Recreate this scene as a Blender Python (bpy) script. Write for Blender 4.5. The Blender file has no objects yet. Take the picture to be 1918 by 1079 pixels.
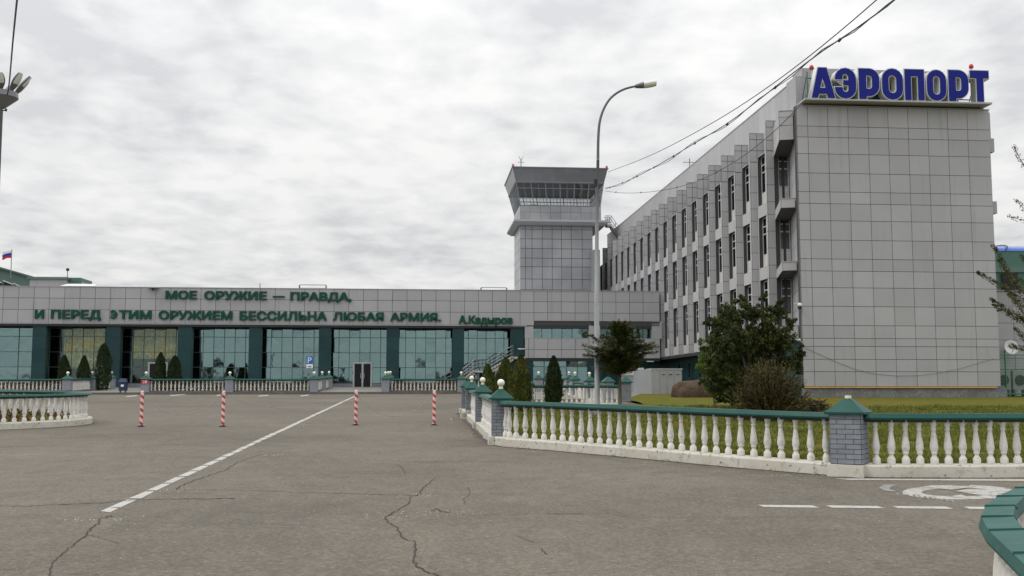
import bpy, math, random
from mathutils import Vector, Matrix
R=random.Random(7)
SC=bpy.context.scene; COL=SC.collection
# ---------------------------------------------------------------- camera
F_PX=2000.0; TH=math.atan(193.5/F_PX); EZ=1.8; SL=.021
PSI=math.atan(.0865); CP,SP=math.cos(PSI),math.sin(PSI)
cd=bpy.data.cameras.new('camera'); cam=bpy.data.objects.new('camera',cd); COL.objects.link(cam)
cd.sensor_width=36; cd.lens=F_PX/1918*36; cd.clip_end=3000; cd.clip_start=.1
cam.location=(0,0,EZ); cam.rotation_euler=(math.pi/2+TH,0,0); SC.camera=cam
SC.view_settings.view_transform='Standard'; SC.view_settings.look='None'; SC.view_settings.exposure=0; SC.view_settings.gamma=1
# ---------------------------------------------------------------- sky
SUN_EL,SUN_AZ=math.radians(50),math.radians(-75)   # azimuth from +Y, negative = left
W=bpy.data.worlds.new("World"); SC.world=W; W.use_nodes=True
nt=W.node_tree; nt.nodes.clear()
def N(t,**k):
    n=nt.nodes.new(t)
    for a,b in k.items(): setattr(n,a,b)
    return n
L=lambda a,b: nt.links.new(a,b)
def MATH(op,a,b=None,clamp=False):
    n=N('ShaderNodeMath',operation=op); n.use_clamp=clamp
    for i,v in enumerate((a,b)):
        if v is None: continue
        if isinstance(v,(int,float)): n.inputs[i].default_value=v
        else: L(v,n.inputs[i])
    return n.outputs[0]
sky=N('ShaderNodeTexSky',sky_type='NISHITA'); sky.sun_disc=False; sky.sun_elevation=SUN_EL; sky.sun_rotation=SUN_AZ
tc=N('ShaderNodeTexCoord'); sx=N('ShaderNodeSeparateXYZ'); L(tc.outputs['Generated'],sx.inputs[0])
zz=MATH('MAXIMUM',sx.outputs[2],0.0); den=MATH('ADD',zz,.13)
cx=N('ShaderNodeCombineXYZ'); L(MATH('DIVIDE',sx.outputs[0],den),cx.inputs[0]); L(MATH('DIVIDE',sx.outputs[1],den),cx.inputs[1])
def cloud_noise(scale,detail,rough,dist,off):
    mp=N('ShaderNodeMapping'); mp.inputs['Location'].default_value=off; mp.inputs['Scale'].default_value=(1,.8,1); mp.inputs['Rotation'].default_value=(0,0,.12)
    L(cx.outputs[0],mp.inputs[0]); n=N('ShaderNodeTexNoise'); n.inputs['Scale'].default_value=scale; n.inputs['Detail'].default_value=detail
    n.inputs['Roughness'].default_value=rough; n.inputs['Distortion'].default_value=dist; L(mp.outputs[0],n.inputs['Vector']); return n.outputs['Fac']
n1=cloud_noise(1.4,8,.5,.3,(3,1,0)); n2=MATH('ADD',MATH('MULTIPLY',cloud_noise(4.6,8,.5,.25,(7,2,0)),.55),MATH('MULTIPLY',cloud_noise(9.5,6,.5,.2,(2,5,0)),.45))
mixn=MATH('ADD',MATH('MULTIPLY',n1,.45),MATH('MULTIPLY',n2,.55))
cr=N('ShaderNodeValToRGB'); L(mixn,cr.inputs[0])
e=cr.color_ramp; e.elements[0].position=.40; e.elements[0].color=(.66,.665,.68,1); e.elements[1].position=.58; e.elements[1].color=(.93,.925,.91,1)
m_=e.elements.new(.48); m_.color=(.80,.80,.80,1)
# overcast luminance rises towards the zenith
gain=MATH('MULTIPLY',MATH('ADD',MATH('MULTIPLY',MATH('POWER',zz,1.6),1.75),1.0),9.0)
low=MATH('SUBTRACT',1.0,MATH('MULTIPLY',MATH('LESS_THAN',sx.outputs[2],-.01),.8))
vm=N('ShaderNodeVectorMath',operation='SCALE'); L(cr.outputs[0],vm.inputs[0]); L(MATH('MULTIPLY',gain,low),vm.inputs['Scale'])
mx=N('ShaderNodeMix',data_type='RGBA'); mx.inputs[0].default_value=.95; L(sky.outputs[0],mx.inputs[6]); L(vm.outputs[0],mx.inputs[7])
bg=N('ShaderNodeBackground'); bg.inputs[1].default_value=.1; L(mx.outputs[2],bg.inputs[0]); wo=N('ShaderNodeOutputWorld'); L(bg.outputs[0],wo.inputs[0])
# ---------------------------------------------------------------- sun
sl=bpy.data.lights.new('sun','SUN'); sl.energy=.9; sl.angle=math.radians(16); sl.color=(1,.96,.9)
so=bpy.data.objects.new('sun',sl); COL.objects.link(so)
sd=Vector((math.sin(SUN_AZ)*math.cos(SUN_EL),math.cos(SUN_AZ)*math.cos(SUN_EL)-.35,math.sin(SUN_EL)))
so.rotation_euler=sd.to_track_quat('Z','Y').to_euler(); so.location=(0,0,60)
# ---------------------------------------------------------------- geometry of the view: pixels of the photo to places
def ray(x,y):
    a=(x-959)/F_PX; b=(539.5-y)/F_PX
    return (a,math.cos(TH)-b*math.sin(TH),math.sin(TH)+b*math.cos(TH))
def G(x,y,h=0.):
    r=ray(x,y); t=(h-EZ)/(r[2]-SL*r[1]); return Vector((r[0]*t,r[1]*t,EZ+r[2]*t))
def at(x,y,Y):
    r=ray(x,y); t=Y/r[1]; return Vector((r[0]*t,Y,EZ+r[2]*t))
def Fv(x,y,v):
    r=ray(x,y); t=v/(-r[0]*SP+r[1]*CP); return ((r[0]*CP+r[1]*SP)*t,EZ+r[2]*t)
def Fu(x,y,u):
    r=ray(x,y); t=u/(r[0]*CP+r[1]*SP); return ((-r[0]*SP+r[1]*CP)*t,EZ+r[2]*t)
def XY(u,v): return (u*CP-v*SP,u*SP+v*CP)
def uvof(p): return (p[0]*CP+p[1]*SP,-p[0]*SP+p[1]*CP)
def gz(Y): return SL*min(max(Y,-90),112)
def guv(u,v): return gz(XY(u,v)[1])
# ---------------------------------------------------------------- mesh builder
class MB:
    def __init__(s): s.v=[];s.f=[];s.m=[];s.t=[]
    def face(s,pts,m=0,t=None):
        i=len(s.v); s.v+=[tuple(p) for p in pts]; s.f.append(tuple(range(i,i+len(pts)))); s.m.append(m); s.t.append(t if t is not None else .5)
    def hexa(s,p,m=0,t=None):           # p: 4 bottom, 4 top, same winding (ccw from above)
        i=len(s.v); s.v+=[tuple(q) for q in p]
        for q in ((3,2,1,0),(4,5,6,7),(0,1,5,4),(1,2,6,5),(2,3,7,6),(3,0,4,7)):
            s.f.append(tuple(i+k for k in q)); s.m.append(m); s.t.append(t if t is not None else .5)
    def box(s,x0,x1,y0,y1,z0,z1,m=0,t=None):
        s.hexa([(x0,y0,z0),(x1,y0,z0),(x1,y1,z0),(x0,y1,z0),(x0,y0,z1),(x1,y0,z1),(x1,y1,z1),(x0,y1,z1)],m,t)
    def prism(s,poly,z0,z1,m=0,t=None):  # ccw polygon
        n=len(poly); f0=z0 if callable(z0) else (lambda x,y:z0); f1=z1 if callable(z1) else (lambda x,y:z1)
        i=len(s.v); s.v+=[(x,y,f0(x,y)) for x,y in poly]+[(x,y,f1(x,y)) for x,y in poly]
        s.f.append(tuple(i+k for k in reversed(range(n)))); s.f.append(tuple(i+n+k for k in range(n)))
        for k in range(n):
            j=(k+1)%n; s.f.append((i+k,i+j,i+n+j,i+n+k))
        s.m+=[m]*(n+2); s.t+=[t if t is not None else .5]*(n+2)
    def tube(s,pts,rad,n=8,m=0,cap=True):
        pts=[Vector(p) for p in pts]; rr=rad if isinstance(rad,(list,tuple)) else [rad]*len(pts)
        i0=len(s.v); up=None
        for k,p in enumerate(pts):
            d=(pts[min(k+1,len(pts)-1)]-pts[max(k-1,0)]).normalized()
            if up is None:
                up=Vector((0,0,1)) if abs(d.z)<.9 else Vector((1,0,0))
            a=d.cross(up).normalized(); up=a.cross(d).normalized()
            for q in range(n):
                w=2*math.pi*q/n; s.v.append(tuple(p+(a*math.cos(w)+up*math.sin(w))*rr[k]))
        for k in range(len(pts)-1):
            for q in range(n):
                a_=i0+k*n+q; b_=i0+k*n+(q+1)%n; s.f.append((a_,b_,b_+n,a_+n)); s.m.append(m); s.t.append(.5)
        if cap:
            s.f.append(tuple(i0+q for q in range(n))); s.f.append(tuple(i0+(len(pts)-1)*n+q for q in reversed(range(n)))); s.m+=[m]*2; s.t+=[.5]*2
    def lathe(s,prof,c=(0,0,0),n=12,m=0,sq=None):   # prof [(r,z)]
        i0=len(s.v)
        for r,z in prof:
            for q in range(n):
                w=2*math.pi*(q+.5)/n; s.v.append((c[0]+r*math.cos(w),c[1]+r*math.sin(w),c[2]+z))
        for k in range(len(prof)-1):
            for q in range(n):
                a_=i0+k*n+q; b_=i0+k*n+(q+1)%n; s.f.append((a_,b_,b_+n,a_+n)); s.m.append(m); s.t.append(.5)
        s.f.append(tuple(i0+q for q in reversed(range(n)))); s.f.append(tuple(i0+(len(prof)-1)*n+q for q in range(n))); s.m+=[m]*2; s.t+=[.5]*2
    def mesh(s,name,mats,smooth=False):
        me=bpy.data.meshes.new(name); me.from_pydata(s.v,[],s.f)
        for mm in (mats if isinstance(mats,(list,tuple)) else [mats]): me.materials.append(mm)
        me.polygons.foreach_set('material_index',s.m)
        at_=me.attributes.new('tone','FLOAT','FACE'); at_.data.foreach_set('value',s.t)
        if smooth: me.polygons.foreach_set('use_smooth',[True]*len(me.polygons))
        me.update(); return me
    def build(s,name,mats,parent=None,smooth=False,label=None):
        o=bpy.data.objects.new(name,s.mesh(name,mats,smooth)); COL.objects.link(o)
        if parent: o.parent=parent
        if label: o['label']=label
        return o
def tag(o,label,cat,group=None,kind=None):
    if label: o['label']=label
    if cat: o['category']=cat
    if group: o['group']=group
    if kind: o['kind']=kind
    return o
def thing(name,label,cat,loc=(0,0,0),rz=0,group=None):
    o=bpy.data.objects.new(name,None); COL.objects.link(o); o.location=loc; o.rotation_euler=(0,0,rz); o.empty_display_size=.3
    return tag(o,label,cat,group)
def inst(src,parent,loc=(0,0,0),rz=0,name=None,sc=None):
    o=src.copy(); COL.objects.link(o); o.parent=parent; o.location=loc; o.rotation_euler=(0,0,rz)
    if sc: o.scale=sc
    if name: o.name=name
    return o
def struct(name,mb,mats): 
    o=mb.build(name,mats); o['kind']='structure'; return o
def fthing(name,label,cat,u,v,group=None,z=None):   # thing whose children are written in building coordinates (u,v,z)
    x,y=XY(u,v); o=thing(name,label,cat,(x,y,0 if z is None else z),PSI,group); return o
def off(mb,u,v,z=0):
    mb.v=[(a-u,b-v,c-z) for a,b,c in mb.v]; return mb
# ---------------------------------------------------------------- materials
def mat(name,col=(.5,.5,.5),rough=.6,metal=0,spec=.5,noise=None,tone=0,bump=None,contact_shade=None,trans=0):
    m=bpy.data.materials.new(name); m.use_nodes=True; t=m.node_tree; b=t.nodes['Principled BSDF']
    b.inputs['Base Color'].default_value=(*col,1); b.inputs['Roughness'].default_value=rough; b.inputs['Metallic'].default_value=metal
    b.inputs['Specular IOR Level'].default_value=spec
    def nn(ty,**k):
        n=t.nodes.new(ty)
        for a,c in k.items(): setattr(n,a,c)
        return n
    geo=nn('ShaderNodeNewGeometry'); cur=None
    def mixc(fac,a,bc,mode='MIX'):
        x=nn('ShaderNodeMix',data_type='RGBA',blend_type=mode)
        if isinstance(fac,(int,float)): x.inputs[0].default_value=fac
        else: t.links.new(fac,x.inputs[0])
        for i,q in ((6,a),(7,bc)):
            if isinstance(q,tuple): x.inputs[i].default_value=(*q,1) if len(q)==3 else q
            else: t.links.new(q,x.inputs[i])
        return x.outputs[2]
    def noi(scale,detail=4,rough_=.55,vec=None,stretch=None):
        n=nn('ShaderNodeTexNoise'); n.inputs['Scale'].default_value=scale; n.inputs['Detail'].default_value=detail; n.inputs['Roughness'].default_value=rough_
        src=geo.outputs['Position']
        if stretch:
            mp=nn('ShaderNodeMapping'); mp.inputs['Scale'].default_value=stretch; t.links.new(src,mp.inputs[0]); src=mp.outputs[0]
        t.links.new(src,n.inputs['Vector']); return n.outputs['Fac']
    def ramp(f,p0,p1,c0=(0,0,0),c1=(1,1,1)):
        r=nn('ShaderNodeValToRGB'); r.color_ramp.elements[0].position=p0; r.color_ramp.elements[1].position=p1
        r.color_ramp.elements[0].color=(*c0,1); r.color_ramp.elements[1].color=(*c1,1); t.links.new(f,r.inputs[0]); return r.outputs[0]
    cur=col
    if noise:
        for (sc_,c2,p0,p1,*st) in noise: cur=mixc(ramp(noi(sc_,5,.6,stretch=st[0] if st else None),p0,p1),cur,c2)
    if tone:
        a=nn('ShaderNodeAttribute',attribute_name='tone'); mr=nn('ShaderNodeMapRange'); mr.inputs[3].default_value=1-tone; mr.inputs[4].default_value=1+tone
        t.links.new(a.outputs['Fac'],mr.inputs[0]); vm=nn('ShaderNodeVectorMath',operation='SCALE')
        if isinstance(cur,tuple): vm.inputs[0].default_value=cur[:3]
        else: t.links.new(cur,vm.inputs[0])
        t.links.new(mr.outputs[0],vm.inputs['Scale']); cur=vm.outputs[0]
    if not isinstance(cur,tuple): t.links.new(cur,b.inputs['Base Color'])
    if bump:
        bn=nn('ShaderNodeBump'); bn.inputs['Strength'].default_value=bump[1]; bn.inputs['Distance'].default_value=bump[2]
        t.links.new(noi(bump[0],6,.6),bn.inputs['Height']); t.links.new(bn.outputs[0],b.inputs['Normal'])
    return m
M={}
M['panel']=mat('metal_panel',(.395,.396,.415),.5,.0,.35,noise=[(.22,(.36,.358,.375),.4,.65),(1.6,(.37,.372,.39),.42,.75,(1,1,.25)),(2.6,(.31,.31,.32),.56,.80,(1,1,.07))],tone=.06)
M['panel2']=mat('facade_metal',(.45,.45,.46),.45,0,.4,noise=[(.4,(.42,.42,.43),.35,.7)],tone=.06)
M['tower']=mat('tower_metal',(.335,.345,.36),.35,0,.4,noise=[(.3,(.27,.285,.30),.4,.65)],tone=.07)
M['cabroof']=mat('cab_metal',(.20,.205,.22),.35,.1,.5,noise=[(.25,(.25,.26,.275),.45,.6)])
M['joint']=mat('joint_dark',(.055,.053,.055),.8)
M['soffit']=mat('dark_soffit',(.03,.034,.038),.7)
M['column']=mat('teal_cladding',(.007,.040,.046),.35,0,.35,noise=[(.6,(.009,.048,.053),.4,.65)],tone=.12)
M['plinth']=mat('speckled_plinth',(.16,.165,.175),.6,noise=[(9,(.26,.26,.26),.45,.62),(1.3,(.12,.125,.13),.45,.7)],bump=(20,.3,.01))
M['pipe']=mat('yellow_pipe',(.62,.36,.07),.5,noise=[(3,(.45,.26,.07),.5,.7)])
M['cream']=mat('cream_panel',(.58,.575,.52),.5,noise=[(2,(.47,.465,.42),.45,.75)])
M['frame']=mat('window_frame',(.50,.52,.53),.4)
M['frameW']=mat('white_frame',(.66,.67,.67),.4)
M['cabframe']=mat('cab_frame',(.26,.28,.30),.4)
M['mull']=mat('dark_mullion',(.07,.10,.115),.4)
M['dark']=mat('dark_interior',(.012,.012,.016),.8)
M['white']=mat('white_paint',(.66,.65,.615),.5,noise=[(1.6,(.53,.515,.465),.45,.8),(9,(.45,.435,.39),.56,.72),(15,(.13,.13,.125),.655,.68)],bump=(30,.25,.01))
M['kerb']=mat('kerb_whitewash',(.58,.56,.50),.7,noise=[(1.3,(.48,.45,.37),.4,.75),(7,(.36,.33,.26),.54,.72),(9,(.11,.105,.09),.635,.665)],bump=(12,.4,.02))
M['green']=mat('green_sheet',(.009,.062,.050),.45,0,.22,noise=[(2.2,(.013,.080,.066),.4,.7),(14,(.03,.095,.082),.62,.8)],bump=(3,.25,.02))
M['greenL']=mat('faded_green_sheet',(.018,.082,.070),.5,0,.2,noise=[(2.2,(.032,.112,.097),.4,.7),(16,(.075,.135,.12),.6,.8)],bump=(3,.3,.02))
M['ball']=mat('globe_white',(.78,.78,.70),.35)
M['ballbase']=mat('globe_collar',(.62,.62,.38),.5)
M['brickdark']=mat('brick_joint',(.055,.06,.075),.8)
M['brick']=mat('grey_brick',(.225,.245,.275),.65,noise=[(6,(.18,.195,.22),.4,.7)],tone=.10,bump=(40,.3,.008))
M['brickfar']=mat('grey_render_post',(.25,.265,.30),.65,noise=[(6,(.20,.215,.25),.4,.7)])
M['pole']=mat('lamp_pole_paint',(.25,.265,.27),.5,.1,noise=[(2,(.19,.2,.205),.4,.75)])
M['polegreen']=mat('dark_arm',(.12,.13,.135),.45,.2)
M['lampglass']=mat('lamp_glass',(.75,.76,.72),.12,0,.8)
M['lampgrey']=mat('lamp_housing',(.14,.145,.15),.45)
M['red']=mat('red_paint',(.52,.035,.04),.5,noise=[(20,(.36,.03,.035),.5,.7)])
M['bwhite']=mat('bollard_white',(.70,.60,.56),.5,noise=[(20,(.55,.47,.43),.5,.7)])
M['black']=mat('black_rubber',(.02,.02,.022),.7)
M['wire']=mat('cable_black',(.03,.03,.034),.6)
M['chain']=mat('chain_grey',(.24,.24,.235),.5,.3)
M['slogan']=mat('slogan_green',(.005,.075,.042),.5,0,.2,noise=[(3,(.008,.055,.035),.5,.7)])
M['blue']=mat('sign_blue',(.012,.020,.20),.5,0,.12,noise=[(1.2,(.016,.022,.24),.4,.7)])
M['signwhite']=mat('sign_white_edge',(.62,.64,.62),.5)
M['signside']=mat('sign_side_green',(.09,.15,.135),.5)
M['road']=None
M['mark']=mat('road_paint',(.42,.41,.385),.7,noise=[(6,(.30,.29,.26),.5,.72),(16,(.125,.115,.10),.61,.66)])
M['marke']=mat('emblem_paint',(.37,.36,.335),.7,noise=[(4,(.25,.24,.215),.48,.66),(11,(.125,.115,.10),.585,.64)])
M['markold']=mat('worn_road_paint',(.20,.195,.18),.7,noise=[(7,(.33,.32,.30),.48,.62),(20,(.11,.105,.095),.56,.66)])
M['crack']=mat('crack_dark',(.028,.025,.022),.9)
M['pave']=mat('pavement_concrete',(.17,.165,.14),.8,noise=[(.8,(.13,.13,.105),.4,.7),(8,(.20,.19,.165),.5,.75)])
M['kerbgrey']=mat('kerb_concrete',(.105,.10,.09),.8,noise=[(2,(.15,.14,.12),.45,.7)])
M['rock']=mat('brown_boulder',(.075,.050,.036),.9,0,.1,noise=[(1.2,(.12,.085,.06),.45,.7),(4,(.04,.027,.02),.55,.75)],bump=(2.5,.7,.15))
M['bark']=mat('bark',(.07,.055,.04),.9,noise=[(8,(.12,.095,.07),.4,.7)])
M['cab']=mat('cabinet_grey',(.33,.335,.335),.5,noise=[(1,(.27,.275,.28),.4,.7)])
M['steel']=mat('stair_rail_metal',(.16,.17,.18),.4,.5)
M['stair']=mat('stair_concrete',(.47,.45,.41),.7,noise=[(3,(.35,.33,.29),.4,.7)])
M['bin']=mat('bin_blue',(.012,.028,.085),.5)
M['pblue']=mat('sign_plate_blue',(.015,.13,.50),.4)
M['pwhite']=mat('sign_plate_white',(.8,.8,.8),.4)
M['greenwall']=mat('green_corrugated',(.055,.145,.115),.5,noise=[(.8,(.07,.165,.135),.4,.7)])
M['greenroof']=mat('green_roof_sheet',(.085,.15,.125),.5,noise=[(.5,(.11,.18,.15),.4,.7)])
M['blueroof']=mat('blue_roof_sheet',(.02,.11,.45),.25)
M['meshgreen']=mat('mesh_fence_green',(.035,.20,.115),.5)
M['roofwhite']=mat('light_roof',(.6,.6,.58),.5)
M['flagw']=mat('flag_white',(.7,.7,.7),.8); M['flagb']=mat('flag_blue',(.02,.03,.35),.8); M['flagr']=mat('flag_red',(.5,.015,.03),.8)
M['curtain']=mat('gold_curtain',(.78,.60,.06),.8,noise=[(.7,(.42,.48,.20),.45,.55),(1.6,(.80,.76,.42),.54,.60),(3,(.36,.26,.06),.56,.64)])
M['reveal']=mat('window_reveal',(.055,.055,.062),.7)
M['floor']=mat('interior_floor',(.12,.13,.13),.5)
M['blind']=mat('interior_blind',(.42,.45,.43),.8)
M['rubble']=mat('broken_concrete',(.42,.40,.35),.9,noise=[(4,(.28,.26,.22),.4,.7)],bump=(8,.8,.05))
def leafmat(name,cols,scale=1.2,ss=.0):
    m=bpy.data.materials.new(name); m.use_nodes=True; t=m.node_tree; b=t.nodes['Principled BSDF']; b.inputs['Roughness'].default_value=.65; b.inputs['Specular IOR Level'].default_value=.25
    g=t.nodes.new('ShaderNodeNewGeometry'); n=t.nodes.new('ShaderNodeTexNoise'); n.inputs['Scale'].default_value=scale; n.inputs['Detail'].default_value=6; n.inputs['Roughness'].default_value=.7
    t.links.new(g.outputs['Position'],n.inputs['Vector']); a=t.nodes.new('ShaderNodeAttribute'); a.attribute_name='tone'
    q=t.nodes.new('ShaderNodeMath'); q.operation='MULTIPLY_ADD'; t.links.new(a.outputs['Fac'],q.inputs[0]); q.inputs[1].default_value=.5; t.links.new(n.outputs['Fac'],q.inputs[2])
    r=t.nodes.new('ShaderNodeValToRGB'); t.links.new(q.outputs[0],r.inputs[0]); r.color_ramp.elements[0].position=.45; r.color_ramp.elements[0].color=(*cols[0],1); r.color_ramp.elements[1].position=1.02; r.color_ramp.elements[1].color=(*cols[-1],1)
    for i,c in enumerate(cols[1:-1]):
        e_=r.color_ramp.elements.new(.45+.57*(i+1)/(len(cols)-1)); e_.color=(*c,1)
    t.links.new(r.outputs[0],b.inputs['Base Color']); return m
M['leaf_big']=leafmat('dark_tree_leaves',[(.008,.014,.005),(.022,.034,.008),(.050,.066,.014),(.115,.125,.028)],1.9)
M['leaf_juniper']=leafmat('brown_juniper_leaves',[(.016,.015,.006),(.042,.034,.011),(.078,.058,.018),(.085,.095,.026)])
M['leaf_thuja']=leafmat('thuja_leaves',[(.008,.018,.007),(.018,.034,.010),(.034,.055,.014)],2)
M['leaf_thujay']=leafmat('yellowing_thuja_leaves',[(.016,.034,.010),(.045,.072,.014),(.095,.115,.022),(.16,.135,.034)],2)
M['leaf_con']=leafmat('flat_conifer_leaves',[(.020,.040,.010),(.052,.078,.018),(.105,.115,.030),(.15,.11,.04)],1.5)
M['leaf_light']=leafmat('pale_shrub_leaves',[(.05,.09,.015),(.12,.18,.03),(.20,.26,.05)],2)
M['leaf_back']=leafmat('woods_leaves',[(.010,.02,.010),(.03,.045,.02)],.3)
M['leaf_larch']=leafmat('larch_needles',[(.025,.035,.012),(.065,.075,.022),(.13,.11,.04)],2)
M['contact_shade']=mat('kerb_contact_shade',(.055,.048,.036),.95,noise=[(6,(.11,.10,.08),.45,.65)])  # dark colour that paints the contact shade below the kerbs
M['bed']=mat('bed_soil',(.05,.035,.025),.95)
M['leaf_bed']=leafmat('bed_leaves',[(.012,.022,.008),(.045,.035,.012),(.10,.045,.02),(.06,.075,.02)],1.3)
M['flower']=leafmat('flower_bed_leaves',[(.03,.05,.01),(.10,.11,.02),(.20,.03,.05)],4)
# asphalt
def asphalt():
    m=bpy.data.materials.new('asphalt'); m.use_nodes=True; t=m.node_tree; b=t.nodes['Principled BSDF']; b.inputs['Roughness'].default_value=.85; b.inputs['Specular IOR Level'].default_value=.25
    g=t.nodes.new('ShaderNodeNewGeometry')
    def noi(s,d,st=None,ro=.6):
        n=t.nodes.new('ShaderNodeTexNoise'); n.inputs['Scale'].default_value=s; n.inputs['Detail'].default_value=d; n.inputs['Roughness'].default_value=ro
        mp=t.nodes.new('ShaderNodeMapping'); mp.inputs['Scale'].default_value=st or (1,1,1); t.links.new(g.outputs['Position'],mp.inputs[0]); t.links.new(mp.outputs[0],n.inputs['Vector']); return n.outputs['Fac']
    def ramp(f,stops):
        r=t.nodes.new('ShaderNodeValToRGB'); t.links.new(f,r.inputs[0]); el=r.color_ramp.elements
        el[0].position,el[0].color=stops[0][0],(*stops[0][1],1); el[1].position,el[1].color=stops[-1][0],(*stops[-1][1],1)
        for p,c in stops[1:-1]: e_=el.new(p); e_.color=(*c,1)
        return r.outputs[0]
    def mul(a,bb,f=1):
        x=t.nodes.new('ShaderNodeMix'); x.data_type='RGBA'; x.blend_type='MULTIPLY'; x.inputs[0].default_value=f; t.links.new(a,x.inputs[6]); t.links.new(bb,x.inputs[7]); return x.outputs[2]
    base=ramp(noi(.16,6),[(.32,(.104,.092,.075)),(.50,(.127,.113,.093)),(.68,(.149,.133,.109))])
    spk=ramp(noi(17,7,ro=.95),[(.34,(.25,.25,.27)),(.47,(.90,.90,.90)),(.55,(1.15,1.14,1.1)),(.65,(2.7,2.55,2.2))])
    mid=ramp(noi(2.6,6,(1,.6,1)),[(.3,(.86,.87,.88)),(.7,(1.12,1.11,1.1))])
    stain=ramp(noi(.55,5,(.6,1.7,1)),[(.27,(.76,.76,.77)),(.42,(1,1,1))])
    dk=ramp(noi(1.1,9,(.35,3.2,1),.75),[(.30,(.62,.61,.62)),(.40,(1,1,1))])
    c=mul(mul(mul(mul(base,spk,.85),mid),stain),dk,.8); t.links.new(c,b.inputs['Base Color']); c=c; t.links.new(c,b.inputs['Base Color'])
    bn=t.nodes.new('ShaderNodeBump'); bn.inputs['Strength'].default_value=.5; bn.inputs['Distance'].default_value=.008; t.links.new(noi(25,6),bn.inputs['Height']); t.links.new(bn.outputs[0],b.inputs['Normal'])
    return m
M['asphalt']=asphalt()
M['lawn']=mat('lawn_soil_grass',(.092,.118,.013),.95,0,.1,noise=[(.35,(.155,.105,.018),.42,.60,(.5,2.2,1)),(1.4,(.075,.090,.010),.45,.65),(6,(.16,.13,.025),.52,.72),(16,(.045,.05,.010),.54,.68)],bump=(9,.8,.06))
M['blade']=leafmat('grass_blades',[(.036,.056,.007),(.080,.110,.011),(.13,.145,.018),(.18,.15,.035)],.7)
def glass(name,tint,refl,facr,tr=(.5,.62,.62),rough=.03):
    m=bpy.data.materials.new(name); m.use_nodes=True; t=m.node_tree; t.nodes.clear()
    gl=t.nodes.new('ShaderNodeBsdfGlossy'); gl.inputs[0].default_value=(*refl,1); gl.inputs['Roughness'].default_value=rough
    tn=t.nodes.new('ShaderNodeBsdfTransparent'); tn.inputs[0].default_value=(*tr,1)
    g=t.nodes.new('ShaderNodeNewGeometry'); n=t.nodes.new('ShaderNodeTexNoise'); n.inputs['Scale'].default_value=.55; n.inputs['Detail'].default_value=2; t.links.new(g.outputs['Position'],n.inputs['Vector'])
    bn=t.nodes.new('ShaderNodeBump'); bn.inputs['Strength'].default_value=.25; bn.inputs['Distance'].default_value=.05; t.links.new(n.outputs['Fac'],bn.inputs['Height']); t.links.new(bn.outputs[0],gl.inputs['Normal'])
    mx_=t.nodes.new('ShaderNodeMixShader'); mx_.inputs[0].default_value=facr; t.links.new(tn.outputs[0],mx_.inputs[1]); t.links.new(gl.outputs[0],mx_.inputs[2])
    o=t.nodes.new('ShaderNodeOutputMaterial'); t.links.new(mx_.outputs[0],o.inputs[0]); return m
M['glass']=glass('teal_glass',None,(.30,.45,.45),.62)
M['glassC']=glass('dim_reflection_glass',None,(.5,.66,.62),.16,(.95,.96,.93))  # weaker reflection set in the material, imitating a darker mirrored scene in two bays
M['glassO']=glass('office_glass',None,(.40,.43,.45),.45,(.35,.36,.37))
M['glassT']=glass('cab_glass',None,(.25,.28,.33),.22,(.86,.87,.87))
# ---------------------------------------------------------------- panel cladding
def panels(mb,o,e,n,A,Z,gap=.03,th=.02,skip=None,m=0,tone=None,jit=.0):
    """raised panels on a vertical plane: origin o (3), unit dir e (2), outward normal n (2)"""
    for i in range(len(A)-1):
        for j in range(len(Z)-1):
            if skip and skip((A[i]+A[i+1])/2,(Z[j]+Z[j+1])/2): continue
            a0,a1,z0,z1=A[i]+gap/2,A[i+1]-gap/2,Z[j]+gap/2,Z[j+1]-gap/2
            if a1-a0<.02 or z1-z0<.02: continue
            t=R.random() if tone is None else tone
            def P(a,z,d): return (o[0]+e[0]*a+n[0]*d,o[1]+e[1]*a+n[1]*d,z)
            q=[P(a0,z0,0),P(a1,z0,0),P(a1,z1,0),P(a0,z1,0)]; 
            w=[P(a0,z0,th+R.uniform(-jit,jit)),P(a1,z0,th+R.uniform(-jit,jit)),P(a1,z1,th+R.uniform(-jit,jit)),P(a0,z1,th+R.uniform(-jit,jit))]
            mb.face(w,m,t)
            for k in range(4): mb.face([q[k],q[(k+1)%4],w[(k+1)%4],w[k]],m,t)
def grid(a0,a1,step):
    n=max(1,round((a1-a0)/step)); return [a0+(a1-a0)*k/n for k in range(n+1)]
class FT:
    """a building-frame thing: root Empty at (u,v,z); children given in absolute building coordinates"""
    def __init__(s,name,label,cat,u,v,z,group=None):
        s.o=(u,v,z); x,y=XY(u,v); s.root=thing(name,label,cat,(x,y,z),PSI,group)
    def b(s,mb,name,mats,parent=None,smooth=False,label=None):
        off(mb,*s.o); return mb.build(name,mats,parent or s.root,smooth,label)
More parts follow.
